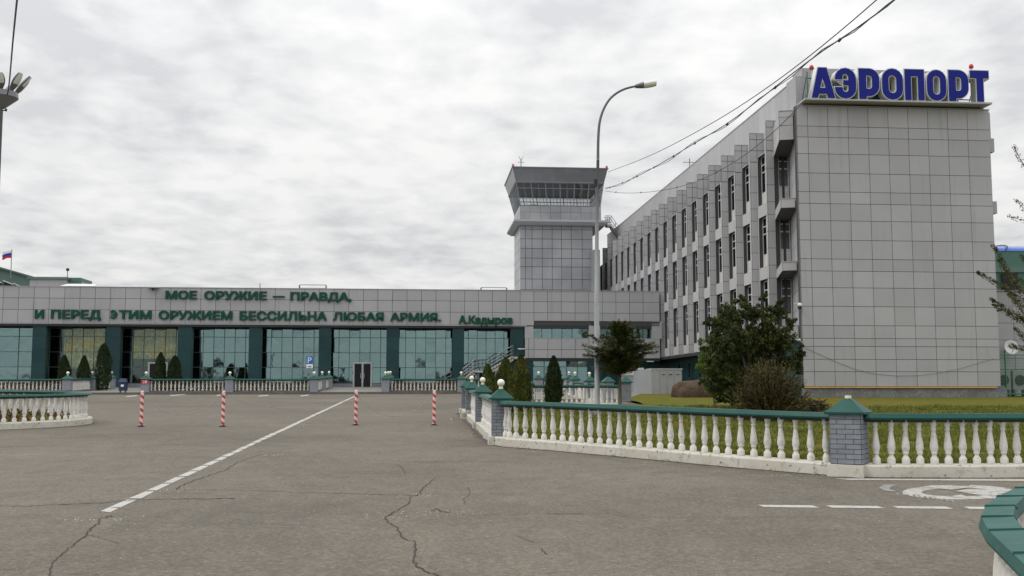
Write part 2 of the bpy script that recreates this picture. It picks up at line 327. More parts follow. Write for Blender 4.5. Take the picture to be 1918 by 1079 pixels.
# ================================================================ GROUND
g=MB()
xs=[-1500,-60,60,1500]; ys=[-1500,-90,112,1500]
for i in range(3):
    for j in range(3):
        g.face([(xs[i],ys[j],gz(ys[j])),(xs[i+1],ys[j],gz(ys[j])),(xs[i+1],ys[j+1],gz(ys[j+1])),(xs[i],ys[j+1],gz(ys[j+1]))])
struct('asphalt_ground',g,M['asphalt'])
OUT=[(1.35,43.5),(1.45,38.9),(1.52,32.6)]            # building coords u,v of outer kerb, deep to near
outer=[Vector((*XY(1.62,43.8),0)),Vector((*XY(1.60,38.9),0)),Vector((*XY(1.62,32.6),0)),Vector((*XY(1.66,28),0))]+[Vector((*G(x,y)[:2],0)) for x,y in ((940,837),(1020,843),(1100,850),(1250,864),(1400,878),(1550,890),(1640,894.5),(1780,895),(1918,894),(2150,890),(2500,880))]
def smooth_path(pts,step=.5):
    out=[]; n=len(pts)
    for i in range(n-1):
        p0,p1,p2,p3=pts[max(i-1,0)],pts[i],pts[i+1],pts[min(i+2,n-1)]
        k=max(1,int((p2-p1).length/step))
        for q in range(k):
            t=q/k; out.append(.5*((2*p1)+(-p0+p2)*t+(2*p0-5*p1+4*p2-p3)*t*t+(-p0+3*p1-3*p2+p3)*t**3))
    out.append(pts[-1].copy()); return out
front=smooth_path(outer[4:],.12)          # from the corner post to the right
side=outer[:5]
def offset(path,d):     # positive = to the left of travel
    o=[]
    for i,p in enumerate(path):
        a=path[max(i-1,0)]; b=path[min(i+1,len(path)-1)]; t=(b-a).normalized(); o.append(p+Vector((-t.y,t.x,0))*d)
    return o
front_c=offset(front,.24)                # centre line of the balustrade
def sweep(mb,path,prof,zf,m=0,cap=True,tvar=0):
    n=len(prof); i0=len(mb.v)
    for i,p in enumerate(path):
        a=path[max(i-1,0)]; b=path[min(i+1,len(path)-1)]; t=(b-a).normalized(); nx,ny=-t.y,t.x
        for d,z in prof: mb.v.append((p.x+nx*d,p.y+ny*d,zf(p.x,p.y)+z))
    for i in range(len(path)-1):
        for k in range(n):
            a_=i0+i*n+k; b_=i0+i*n+(k+1)%n; mb.f.append((a_,a_+n,b_+n,b_)); mb.m.append(m); mb.t.append(.5)
    if cap:
        mb.f.append(tuple(i0+k for k in range(n))); mb.f.append(tuple(i0+(len(path)-1)*n+k for k in reversed(range(n)))); mb.m+=[m]*2; mb.t+=[.5]*2
GZ=lambda x,y: gz(y)
# lawn
lawn_edge=[(p.x,p.y) for p in offset(front,.3)]
inner=[XY(2.0,43.8),XY(2.0,32)]
lp=[XY(2.0,50.5),XY(2.0,43.8),XY(2.0,32),(0.15,25.7)]+lawn_edge[1:]+[(60,17),(60,130),XY(24.5,130),XY(24.5,61.8),XY(23,66),XY(22.9,97),XY(17,97),XY(16.5,76.2),XY(11.9,75.5),(6.4,54.5),(6.2,50.4)]
lw=MB(); lw.face([(x,y,gz(y)+.13) for x,y in lp]); lawn=struct('lawn',lw,M['lawn'])
# pavement in front of the terminal, kerbstone
pv=MB()
uL,uR=-60,16.8
pv.prism([XY(uL,76.9),XY(4.2,76.9),XY(4.2,58),XY(11.2,58),XY(16.4,76.3),XY(16.7,99),XY(uL,99)],lambda x,y:gz(y)-.3,lambda x,y:gz(y)+.14)
struct('pavement',pv,M['pave'])
kb=MB(); kb.prism([XY(uL,76.7),XY(4.35,76.7),XY(4.35,76.897),XY(uL,76.897)],lambda x,y:gz(y)-.3,lambda x,y:gz(y)+.155); struct('kerb',kb,M['kerbgrey'])
# painted lines
def gp(x,y,h=.004): p=G(x,y); return (p.x,p.y,p.z+h)
mk=MB()
def quadpx(mb,pts,h=.004): mb.face([gp(*p,h) for p in pts])
# dashed diagonal line
A=G(216,951); B=G(664,742.5); A.z=B.z=0; d=(B-A); Lt=d.length; d.normalize(); nrm=Vector((-d.y,d.x,0))
s=0.0
while s<Lt:
    l=R.uniform(.82,.95)*(1 if s<16 else 2.2); w=.076
    q=[A+d*s+nrm*w,A+d*s-nrm*w,A+d*(s+l)-nrm*w,A+d*(s+l)+nrm*w]
    q=[v+Vector((R.uniform(-.015,.015),R.uniform(-.015,.015),0)) for v in q]
    mk.face([(v.x,v.y,gz(v.y)+.004) for v in q]); s+=l+ (.13 if R.random()<.7 else .22)*(1 if s<14 else .6)
quadpx(mk,[(188,958),(204,951),(222,952.5),(206,960)]); 
# dashes on the right
for x0,x1 in ((1417,1535),(1544,1657),(1669,1786),(1802,1925),(1940,2060)):
    y0=946+(x0-1417)*.009
    quadpx(mk,[(x0+2,y0),(x0+14,y0+4.2),(x1,y0+5.4),(x1-14,y0+1.2)])
quadpx(mk,[(1563,896.6),(1590,899.2),(1918,901.2),(2200,902.5),(2200,899),(1918,898)])
# parking bay ticks
for x,y,l in ((236,742.3,22),(318,740.2,30),(483,741.6,20),(562,741.2,17),(405,740.3,14)):
    quadpx(mk,[(x,y),(x+2,y+1.2),(x+l,y-.6),(x+l-2,y-1.8)])
mk.build('lane_marking',M['mark']); bpy.data.objects['lane_marking']['kind']='structure'
em=MB()
# painted emblem: worn ring, bars and arrow
def ell(cx_,cy_,a,b,w,t0,t1,n=22):
    for k in range(n):
        u0=t0+(t1-t0)*k/n; u1=t0+(t1-t0)*(k+1)/n
        quadpx(em,[(cx_+a*math.cos(u0),cy_+b*math.sin(u0)),(cx_+a*math.cos(u1),cy_+b*math.sin(u1)),(cx_+(a-w)*math.cos(u1),cy_+(b-w*.16)*math.sin(u1)),(cx_+(a-w)*math.cos(u0),cy_+(b-w*.16)*math.sin(u0))])
ell(1797,922.5,107,13.6,36,math.pi*.04,math.pi*1.46)
ell(1797,922.5,107,13.6,36,math.pi*1.56,math.pi*2)
for q in ([(1728,912.5),(1745,910),(1830,911.5),(1782,918.5)],[(1786,920.5),(1812,917.5),(1880,918),(1893,921),(1862,930),(1826,927)],[(1778,930.5),(1800,927.5),(1822,934.5),(1786,932.6)],[(1826,930),(1850,934.8),(1872,935.5),(1848,928)]): quadpx(em,q,.008)
em.build('painted_emblem',M['marke']); bpy.data.objects['painted_emblem']['kind']='structure'
eo=MB()
quadpx(eo,[(1646,914),(1656,908),(1682,907.5),(1668,912),(1666,917),(1680,921),(1660,920)])
for k in range(11):
    x=1677+k*10.2; y=924+k*1.35+R.uniform(-.4,.4); quadpx(eo,[(x,y),(x+6,y+3),(x+8.5,y+2.6),(x+5,y-.3)])
for k in range(5):
    x=1840+k*11; y=909.6+k*1.2; quadpx(eo,[(x,y),(x+8,y+1),(x+10,y+.4),(x+3,y-.6)])
o=eo.build('worn_marking',M['markold']); o['kind']='structure'
# cracks
ck=MB()
def crack(pts,w0,w1,jag=1.0,sub=5):
    P=[]
    for i in range(len(pts)-1):
        (xa,ya),(xb,yb)=pts[i],pts[i+1]
        for k in range(sub):
            t=k/sub; P.append((xa+(xb-xa)*t+R.uniform(-1,1)*jag*1.6*(t>0),ya+(yb-ya)*t+R.uniform(-1,1)*jag*.8*(t>0)))
    P.append(pts[-1]); W_=[G(*p) for p in P]; w0*=.62; w1*=.62
    for i in range(len(W_)-1):
        a,b=W_[i],W_[i+1]; t=(b-a); t.z=0
        if t.length<1e-5: continue
        t.normalize(); n=Vector((-t.y,t.x,0)); f0=i/len(W_); wa=w0+(w1-w0)*f0; wb=w0+(w1-w0)*(i+1)/len(W_); wa*=R.uniform(.5,1.4); 
        a=a-t*.008; b=b+t*.008
        ck.face([(a.x-n.x*wa,a.y-n.y*wa,a.z+.007),(b.x-n.x*wb,b.y-n.y*wb,b.z+.007),(b.x+n.x*wb,b.y+n.y*wb,b.z+.007),(a.x+n.x*wa,a.y+n.y*wa,a.z+.007)])
crack([(815,897),(805,905),(791,914),(788,925),(768,932),(764,945),(745,957),(722,968),(726,980),(744,988),(750,1002),(756,1010),(776,1014),(780,1030),(775,1048),(780,1062),(800,1072),(822,1079)],.010,.013,1.6)
crack([(496,850),(470,858),(440,868),(425,880),(400,888),(372,898),(345,907),(330,917)],.008,.016,1.5)
crack([(209,966),(190,971),(185,980),(172,989),(163,1002),(140,1018),(122,1034),(100,1052),(92,1079)],.014,.007,1.6)
crack([(163,1002),(182,1006),(205,1013),(222,1018)],.006,.004,1.2)
crack([(0,948),(50,948.5),(100,946),(150,944),(200,942),(252,937),(330,935),(400,934.5),(440,934)],.016,.026,.8,8)
crack([(330,917),(420,918),(520,921),(620,924),(700,926.5),(785,928)],.013,.018,.7,8)
crack([(740,869),(755,878),(757,889)],.007,.006,1.4)
crack([(808,958),(818,953),(830,959),(845,961)],.012,.014,1,4)
crack([(940,1004),(920,1008),(880,1012),(850,1014)],.005,.003,.9)
crack([(965,1002),(985,1012),(1003,1017)],.003,.005,1.6); crack([(1012,1028),(1024,1038)],.008,.008,1.6)
crack([(862,964),(885,966),(940,962),(1020,962),(1060,962.5),(1110,963),(1170,962)],.005,.006,.5,8); crack([(1025,962.4),(1060,963),(1095,962.6)],.016,.012,.4,8)
crack([(876,913),(880,925),(868,935),(873,947)],.006,.005,1.5)
crack([(620,828),(560,838),(500,852)],.004,.008,.8)
crack([(560,786),(600,783),(650,784)],.006,.005,.5)
o=ck.build('pavement_crack',M['crack']); o['kind']='structure'
# ================================================================ TERMINAL
vT=97.9; vG=100.1; zB=7.84; zT=11.07
uW=-47.5; uE=22.3
T=FT('terminal_building','long low grey panelled terminal with teal columns and green slogan, behind the car park','terminal',-8,vT,2.06)
base=guv(-8,vG)
# fascia band
z3=[zB,9.03,10.06,zT]
A1=[Fv(962-26.2*k-.0295*k*k,570,vT)[0] for k in range(0)]
ua=4.097; A_=[ua+1.282*k for k in range(-40,15)]; A_=[a for a in A_ if uW<a<uE-.6]+[uE-.02]; A_[0]=uW
# wider panels to the left
AL=[ua-1.32*k for k in range(1,40) if ua-1.32*k>uW]; AR=[ua+1.28*k for k in range(0,14)]; A_=sorted(AL)+AR; A_=[uW]+[a for a in A_ if a<uE-.3]+[uE]
uB=Fv(999,600,vT)[0]       # where the slogan band ends
f_=MB()
f_.box(uW,uE,vT,vT+.5,zB,zT,1)
panels(f_,(0,vT,0),(1,0),(0,-1),A_,z3,.035,.025,skip=lambda a,z:(a>uB-.3 and z<9.03))
zR=8.27
panels(f_,(0,vT,0),(1,0),(0,-1),[a for a in A_ if a>=uB-.7],[zR,9.03],.035,.025)
f_.box(uW,uE+.02,vT-.06,vT+.55,zT,zT+.06,0)     # coping
f_.box(uW,uB-.6,vT-.05,vT+.3,zB-.07,zB-.003,0)
T.b(f_,'fascia',[M['panel'],M['joint']])
# roof slab, body, ceiling
r_=MB(); r_.box(uW,uE-.03,vT+.5,130,zT-.5,zT-.1); T.b(r_,'roof',M['cabroof'])
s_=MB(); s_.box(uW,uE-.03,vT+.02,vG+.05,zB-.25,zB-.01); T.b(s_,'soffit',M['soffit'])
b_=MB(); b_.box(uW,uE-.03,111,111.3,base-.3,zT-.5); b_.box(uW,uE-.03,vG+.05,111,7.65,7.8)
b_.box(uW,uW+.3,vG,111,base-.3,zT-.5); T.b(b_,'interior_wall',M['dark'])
fl=MB(); fl.box(uW+.3,uE,vG-.02,111,base-.4,base+.07); T.b(fl,'floor',M['floor'])
# columns
colpx=[(-82,-55),(60,86),(198,225),(333,359),(466,489),(597,619),(724,747),(848,869),(957,981)]
cols=[]
for a,b in colpx:
    c0=Fv(a,650,vT+.15)[0]; c1=Fv(b,650,vT+.15)[0]; cols.append((c0,c1))
    m=MB(); zz0=guv(c0,vT)+.1
    m.box(c0,c1,vT+.17,vT+.85,zz0,zB-.26,1)
    Zc=[zz0]+[zz0+1.15*k for k in range(1,5)]+[zB-.26]
    panels(m,(c0,vT+.17,0),(1,0),(0,-1),[0,c1-c0],Zc,.02,.02); panels(m,(c0,vT+.17,0),(0,1),(-1,0),[0,.68],Zc,.02,.015); panels(m,(c1,vT+.17,0),(0,1),(1,0),[0,.68],Zc,.02,.015)
    T.b(m,'column',[M['column'],M['joint']])
# bays of glass
zg0=base+.55; zrows=[Fv(400,y,vG)[1] for y in (712.0,690,660,631,614.5)]; zrows=sorted(zrows)
def glazing(u0,u1,z0,z1,nx,rows,v=vG,mat_=None,name='window',th=.05,gm='glass',label=None):
    m=MB(); us=grid(u0,u1,(u1-u0)/nx)
    for a in us: m.box(a-th/2,a+th/2,v-.06,v+.04,z0,z1)
    for z in [z0]+rows+[z1]:
        for a,b in zip(us[:-1],us[1:]): m.box(a+th/2,b-th/2,v-.055,v+.035,z-th/2,z+th/2)
    fr=T.b(m,name,M['mull'] if mat_ is None else mat_,label=label)
    p=MB()
    for a,b in zip(us[:-1],us[1:]):
        for q0,q1 in zip([z0]+rows,rows+[z1]):
            j=R.uniform(-.012,.012); k=R.uniform(-.014,.014)
            p.face([(a,v-.01+j,q0),(b,v-.01-j,q0),(b,v-.01-j+k,q1),(a,v-.01+j+k,q1)])
    o=bpy.data.objects.new('pane',None) if False else None
    off(p,*T.o); o=p.build('pane',M[gm],fr); return fr
zgT=zB-.33
rows=[Fv(400,y,vG)[1] for y in (688,660,631.5)]
for i in range(len(cols)-1):
    u0=cols[i][1]-.35 if i else uW+.3; u1=cols[i+1][0]+.35
    glazing(u0,u1,base+.45,zgT,6,rows,gm='glassC' if i in (1,2) else 'glass')
    m=MB(); m.box(u0,u1,vG-.08,vG+.05,base-.1,base+.42); T.b(m,'sill_wall',M['brickfar'])
# entrance doors (grey frame, two dark leaves)
def door(x0,x1,ytop,lab):
    u0=Fv(x0,700,vG-.14)[0]; u1=Fv(x1,700,vG-.14)[0]; z0=base+.03; z1=Fv(x0,ytop,vG-.14)[1]; w=.14
    m=MB()
    for a,b in ((u0,u0+w),((u0+u1)/2-w/2,(u0+u1)/2+w/2),(u1-w,u1)): m.box(a,b,vG-.2,vG-.09,z0,z1)
    m.box(u0,u1,vG-.205,vG-.085,z1,z1+w*.9)
    fr=T.b(m,'door',M['frame'],label=lab)
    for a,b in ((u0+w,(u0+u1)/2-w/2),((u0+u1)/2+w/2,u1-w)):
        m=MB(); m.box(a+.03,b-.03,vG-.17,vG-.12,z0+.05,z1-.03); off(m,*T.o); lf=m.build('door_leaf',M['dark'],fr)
    for sg in (-1,1):
        m=MB(); uc=(u0+u1)/2+sg*(w/2+.09); m.tube([(uc,vG-.24,z0+.9),(uc,vG-.24,z0+1.35)],.025,6); off(m,*T.o); m.build('handle',M['frame'],fr)
door(661,697,681,'grey framed double door, white notice on one leaf'); door(277,314,681,'grey framed double door behind the thujas')
# curtains and blinds inside
for x0,x1,mm,y1 in ((120,197,'curtain',690),(250,333,'curtain',672),(560,600,'curtain',690)):
    a=Fv(x0,640,vG+.9)[0]; b=Fv(x1,640,vG+.9)[0]; m=MB(); n=int((b-a)/.12); z0=Fv(x0,y1,vG+.9)[1]
    if mm=='curtain' and x0==560: zt=Fv(x0,660,vG+.9)[1]
    else: zt=zgT
    for k in range(n):
        p=(a+(b-a)*k/n,vG+.9+.08*math.sin(k*1.9)); q=(a+(b-a)*(k+1)/n,vG+.9+.08*math.sin((k+1)*1.9)); m.face([(p[0],p[1],z0),(q[0],q[1],z0),(q[0],q[1],zt),(p[0],p[1],zt)])
    T.b(m,'curtain',M[mm])
# right wing: upper strip window, parapet band, lower windows
uC=Fv(983,640,vT)[0]; zs0=Fv(1050,634.3,vT)[1]; zs1=Fv(1050,671,vT)[1]; zmid=Fv(1050,655,vT)[1]
m=MB(); m.box(uC,uE,vT+.02,vT+.5,zs1,zs0,1); panels(m,(0,vT,0),(1,0),(0,-1),[uC,uC+.35]+[a for a in A_ if a>uC+.5],[zs1,zmid,zs0],.035,.025)
m.box(uC,uE,vT-.02,vT+.5,zs0-.003,zs0+.04,0)
T.b(m,'parapet_band',[M['panel'],M['joint']])
def pier(x0,x1,z0,z1,mt,v0=0.): 
    a=Fv(x0,640,vT)[0]; b=Fv(x1,640,vT)[0]; m=MB(); m.box(a,b,vT+v0,vT+.6,z0,z1); T.b(m,'pier',mt)
pier(983,999,zs0+.04,zB-.08,M['panel']); pier(1103,1124,zs0+.04,zR,M['panel']); pier(1221,1240,zs0+.04,zR,M['panel'])
vW=vT+.40
def strip(x0,x1,n,z0,z1,rows_): return glazing(Fv(x0,640,vW)[0],Fv(x1,640,vW)[0],z0,z1,n,rows_,v=vW,th=.06)
strip(996,1109,6,zs0+.04,zR-.14,[]); strip(1116,1226,5,zs0+.04,zR-.14,[])
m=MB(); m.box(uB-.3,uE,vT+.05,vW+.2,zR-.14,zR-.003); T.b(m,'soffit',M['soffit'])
pier(983,999,base-.1,zs1-.25,M['column'],.12); pier(1101,1128,base-.1,zs1-.25,M['column'],.12)
strip(998,1102,5,base+.35,zs1-.25,[Fv(1050,687,vW)[1]])
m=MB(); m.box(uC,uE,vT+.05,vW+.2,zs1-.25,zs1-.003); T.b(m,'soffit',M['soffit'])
m=MB(); m.box(Fv(1128,700,vW)[0],uE,vW+.5,vW+.8,base-.2,zs1-.26); T.b(m,'recessed_wall',M['column'])
m=MB(); m.box(uC,Fv(1102,640,vW)[0],vW-.05,vW+.1,base-.2,base+.33); T.b(m,'sill_wall',M['brickfar'])
# ------------------------------------------------- slogan lettering
def textmesh(s):
    cu=bpy.data.curves.new('txt','FONT'); cu.body=s; cu.size=1; cu.extrude=.5; cu.resolution_u=3
    o=bpy.data.objects.new('txt',cu); COL.objects.link(o); dg=bpy.context.evaluated_depsgraph_get(); dg.update()
    me=bpy.data.meshes.new_from_object(o.evaluated_get(dg)); bpy.data.objects.remove(o); bpy.data.curves.remove(cu); return me
def fitword(ft,s,x0,x1,ytop,ybot,v,depth,name,mt,bold=.03,desc=0):
    """the word, thickened by overlapping shifted copies (each 2 mm prouder than the last)"""
    me=textmesh(s); vv=[q.co.copy() for q in me.vertices]; ff=[tuple(p.vertices) for p in me.polygons]; bpy.data.meshes.remove(me)
    hm=textmesh('Н'); cy=[q.co.y for q in hm.vertices]; y0,y1=min(cy)-bold*.6,max(cy)+bold*.6; bpy.data.meshes.remove(hm)
    xa,xb=min(q.x for q in vv)-bold,max(q.x for q in vv)+bold
    ym=(ytop+ybot)/2; ua_=Fv(x0,ym,v)[0]; ub_=Fv(x1,ym,v)[0]; zt=Fv((x0+x1)/2,ytop,v)[1]; zb=Fv((x0+x1)/2,ybot,v)[1]
    V=[];Fc=[]
    sh=[(-1,-.6),(-1,.6),(1,-.6),(1,.6),(-.35,0),(.35,0),(0,.6),(0,-.6)]
    for k,(dx,dy) in enumerate(sh):
        i=len(V)
        for c in vv: V.append((ua_+(c.x+dx*bold-xa)/(xb-xa)*(ub_-ua_)-ft.o[0], v-(depth+.002*k)*(c.z+.5)-ft.o[1], zb+(c.y+dy*bold-y0)/(y1-y0)*(zt-zb)-ft.o[2]))
        Fc+=[tuple(i+j for j in f) for f in ff]
    me=bpy.data.meshes.new(name); me.from_pydata(V,[],Fc); me.materials.append(mt); me.update()
    o=bpy.data.objects.new(name,me); COL.objects.link(o); o.parent=ft.root; return o
vs=vT-.06
S1=FT('slogan_lettering','upper line of green slogan letters МОЕ ОРУЖИЕ — ПРАВДА, fixed on the grey fascia','lettering',Fv(310,560,vs)[0],vs,9.9,'lines of green letters on the terminal fascia')
for w,a,b,t,bo in (('МОЕ',310.2,369.3,544.6,560.3),('ОРУЖИЕ',382.8,500,545.6,561.6),('ПРАВДА,',544.4,658.5,547.5,563.4)): fitword(S1,w,a,b,t,bo,vs,.12,'word',M['slogan'],.041)
m=MB(); ua1=Fv(511,556,vs)[0]; ub1=Fv(533.4,556,vs)[0]; zd=Fv(520,555.8,vs)[1]; m.box(ua1,ub1,vs-.12,vs,zd-.07,zd+.07); S1.b(m,'dash',M['slogan'])
S2=FT('slogan_lettering','lower line of green slogan letters И ПЕРЕД ЭТИМ ОРУЖИЕМ БЕССИЛЬНА ЛЮБАЯ АРМИЯ. on the fascia','lettering',Fv(65,590,vs)[0],vs,8.2,'lines of green letters on the terminal fascia')
for w,a,b,t,bo in (('И',65.5,83,580.5,597),('ПЕРЕД',95.8,189.5,580.7,597.2),('ТИМ',223,284.2,581.7,597.6),('ОРУЖИЕМ',297.5,435.6,582.6,598.8),('БЕССИЛЬНА',448.9,612.6,583.6,600.3),('ЛЮБАЯ',623.6,718.9,585,600.7),('АРМИЯ.',731,825.9,586,601.7)): fitword(S2,w,a,b,t,bo,vs,.12,'word',M['slogan'],.041)
S3=FT('signature_lettering','small condensed green signature letters А.Кадыров at the right end of the slogan','lettering',Fv(859,600,vs)[0],vs,7.9)
fitword(S3,'А.Кадыров',859.2,960.2,591.3,607,vs,.12,'word',M['slogan'],.045)
# ------------------------------------------------- roof items on the terminal
def rooffence(x0,x1,yt,lab,n,post=.05,v=101):
    a,zt=Fv(x0,yt,v); b=Fv(x1,yt,v)[0]; q=FT('roof_railing',lab,'railing',a,v,zT-.1,'low rails standing on the terminal roof'); m=MB()
    m.tube([(a,v,zt),(b,v,zt)],.035,6); q.b(m,'top_rail',M['steel'])
    for u in (a,b): m=MB(); m.box(u-.06,u+.06,v-.05,v+.05,zT-.1,zt-.03); q.b(m,'rail_post',M['steel'])
    m=MB(); m.box(a+.06,b-.06,v+.1,v+.5,zT-.1,zt-.32+.06); q.b(m,'roof_box',M['roofwhite'])
rooffence(561,611,533.5,'low rail with white box on the roof above the word ПРАВДА',2)
rooffence(901,949,538.5,'low rail on the roof beside the control tower',2)
q=FT('roof_mast','short thin mast on the terminal roof above the dash of the slogan','mast',Fv(487,535,101)[0],101,zT-.1); m=MB(); uq,zq=Fv(487,531,101); m.tube([(uq,101,zT-.1),(uq,101,zq)],.04,6); q.b(m,'pole',M['steel']); m=MB(); m.box(uq-.07,uq+.07,100.93,101.07,zT-.1,zT+.06); q.b(m,'foot',M['steel'])
q=FT('security_camera','tiny black camera on the top edge of the fascia left of the slogan','camera',Fv(286,541,vT)[0],vT-.05,zT-.2); uq,zq=Fv(286,541,vT-.4); m=MB(); m.lathe([(.02,.12),(.1,.1),(.13,0),(.09,-.1),(.02,-.14)][::-1],(uq,vT-.35,zq),10); q.b(m,'dome',M['black'],smooth=True); m=MB(); m.box(uq-.45,uq+.5,vT-.4,vT-.06,zq+.12,zq+.17); q.b(m,'bracket',M['frame'])
# buildings beyond, seen above the fascia at the left
def fpt(x,y,v): u,z=Fv(x,y,v); return (u,v,z)
H=FT('green_hall','dark green hall with sloping gable roof and small windows, beyond the left end','hall',Fv(0,520,134)[0],134,2)
m=MB(); m.hexa([(*XY_,2) for XY_ in ()]) if False else None
p1=fpt(-260,470,134); p2=fpt(0,503,134); p3=fpt(56,519,134); p4=fpt(112,536,134)
m.face([(p1[0],134,2),(p4[0],134,2),(p4[0],134,p4[2]),(p3[0],134,p3[2]),(p2[0],134,p2[2]),(p2[0]-16,134,p2[2]+2.5),(p1[0],134,p2[2]-3)]); 
m.face([(p1[0],134.4,p2[2]-3),(p2[0]-16,134.4,p2[2]+2.5),(p2[0],134.4,p2[2]),(p3[0],134.4,p3[2]),(p4[0],134.4,p4[2]),(p4[0],134.4,2),(p1[0],134.4,2)])
H.b(m,'gable_wall',M['greenroof'])
m=MB(); rr=[(p2[0]-16,p2[2]+2.5),(p2[0],p2[2]),(p3[0],p3[2]),(p4[0],p4[2])]
for (a,za),(b,zb) in zip(rr[:-1],rr[1:]): m.hexa([(a,133.6,za),(b,133.6,zb),(b,160,zb),(a,160,za),(a,133.6,za+.2),(b,133.6,zb+.2),(b,160,zb+.2),(a,160,za+.2)])
H.b(m,'roof',M['greenroof'])
for xa,xb,ya,yb in ((8,24,527,537),(28,40,532,540),(-14,2,524,534)):
    a,za=Fv(xa,ya,133.9); b,zb=Fv(xb,yb,133.9); m=MB(); m.hexa([(a,133.8,zb-.6),(b,133.8,zb-.6),(b,133.95,zb-.6),(a,133.95,zb-.6),(a,133.8,za),(b,133.8,za-.45),(b,133.95,za-.45),(a,133.95,za)]); w=H.b(m,'window',M['dark'])
    m=MB(); m.hexa([(a-.1,133.7,za),(b+.1,133.7,za-.45),(b+.1,133.79,za-.45),(a-.1,133.79,za),(a-.1,133.7,za+.15),(b+.1,133.7,za-.3),(b+.1,133.79,za-.3),(a-.1,133.79,za+.15)]); off(m,*H.o); m.build('frame',M['frame'],w)
K=FT('rooftop_block','grey box with dark green edge between the green hall and the white roof','building',Fv(90,525,128)[0],128,11)
a,z1=Fv(56,520.5,128); b=Fv(124.5,520,128)[0]; m=MB(); m.box(a,b,128,136,9,z1-.15); K.b(m,'wall',M['panel']); m=MB(); m.box(a-.3,b+.2,127.8,136.2,z1-.15,z1+.12); K.b(m,'roof_edge',M['greenroof'])
a,z1=Fv(125.8,520.5,129); b,z2=Fv(153,528,129); m=MB(); m.box(a,b,129,133,9,z2); K.b(m,'side_wall',M['panel']); m=MB(); m.box(a,b,128.7,133,z2,z1); K.b(m,'side_edge',M['greenwall'])
q=FT('rooftop_antenna','thin antenna with dark ball tip on the grey rooftop block','antenna',Fv(126.5,519,127.7)[0],127.7,z1); m=MB(); u0,zt=Fv(126.8,505,127.7); m.tube([(u0,127.7,z1-.3),(u0,127.7,zt)],.045,6); q.b(m,'rod',M['steel']); m=MB(); m.lathe([(.02,-.2),(.16,-.12),(.2,.02),(.12,.15),(.02,.2)],(u0,127.7,zt),8); q.b(m,'tip',M['black'],smooth=True)
q=FT('skylight_roof','small pale gabled roof light on the terminal roof at the left','roof light',Fv(145,533,110)[0],110,zT-.1); a,z0=Fv(112,535.5,110); b=Fv(178,535.5,110)[0]; zt=Fv(145,530,110)[1]; a2=Fv(120,530,110)[0]; b2=Fv(174,530,110)[0]
m=MB(); m.hexa([(a,110,z0),(b,110,z0),(b,114,z0),(a,114,z0),(a2,111,zt),(b2,111,zt),(b2,112.5,zt),(a2,112.5,zt)]); q.b(m,'roof',M['roofwhite']); m=MB(); m.box(a+.3,b-.3,110.1,113.8,zT-.1,z0-.003); q.b(m,'kerb_wall',M['joint'])
fq=FT('flag','white blue and red striped flag on a thin pole above the green hall','flag',Fv(22,500,133)[0],133,12)
up,zp=Fv(22.3,467,133); zb_=Fv(22.3,508,133)[1]; m=MB(); m.tube([(up,133,zb_-.8),(up,133,zp)],.05,6); fq.b(m,'pole',M['pole'])
ul=Fv(4.5,476,133)[0]; zt=Fv(10,469,133)[1]; zb=Fv(10,483,133)[1]; m=MB(); nx=12
for k in range(nx):
    for r in range(3):
        def pp(i,j): t=i/nx; return (up-.05-(up-ul)*t,133+.14*math.sin(t*7+j*.4),zt-(zt-zb)*j/3-.22*t+.05*math.sin(t*6))
        m.face([pp(k,r),pp(k+1,r),pp(k+1,r+1),pp(k,r+1)],r)
fq.b(m,'cloth',[M['flagw'],M['flagb'],M['flagr']])
# ================================================================ OFFICE BLOCK
uO=22.48; vE=61.0; PT=3.486; K0=66.93
uE2=34.45
O=FT('office_building','tall grey panelled office block with sawtooth window bays and blank end wall','office block',28,vE,guv(28,vE))
zEt=18.86
eA=[22.40]+[23.066+1.247*k for k in range(0,10)]; eA=[a for a in eA if a<uE2-.2]+[uE2]
eZ=[2.08,2.95,3.67,4.43,4.90,5.66,6.79,7.9,8.89,9.61,10.74,11.9,12.93,13.64,14.77,15.94,16.95,17.62,18.86]
m=MB(); m.box(22.40,uE2,vE+.02,vE+.5,2.05,zEt,1)
panels(m,(0,vE+.02,0),(1,0),(0,-1),eA,eZ,.028,.03)
m.box(22.38,uE2+.02,vE-.03,vE+.5,zEt,zEt+.05,0)
O.b(m,'end_wall',[M['panel'],M['joint']])
m=MB(); m.box(22.5,uE2+.4,vE+.08,vE+.6,.7,2.0); O.b(m,'plinth',M['plinth'])
m=MB(); m.box(22.45,uE2-.25,vE-.06,vE+.06,2.0,2.07); O.b(m,'plinth_flashing',M['pipe'])
# oblique corner walls
m=MB(); a=Vector((24.0,66.9)); b=Vector((22.40,61.05)); Ld=(b-a).length; e=((b-a)/Ld); n=(-abs(e.y),-abs(e.x)*-1 if False else e.x*-1 if e.x>0 else e.x)
n=(e.y,-e.x); 
if n[0]>0: n=(-n[0],-n[1])
m.hexa([(a.x,a.y,4.9),(b.x,b.y,4.9),(b.x+.5,b.y,4.9),(a.x+.5,a.y,4.9),(a.x,a.y,zEt),(b.x,b.y,zEt),(b.x+.5,b.y,zEt),(a.x+.5,a.y,zEt)],1)
panels(m,(a.x,a.y,0),(e.x,e.y),n,[0,Ld],[4.9,5.66,6.79,7.9,8.89,9.61,10.74,11.9,12.93,13.64,14.77,15.94,16.95,17.62,18.86],.03,.02)
O.b(m,'corner_wall',[M['panel'],M['joint']])
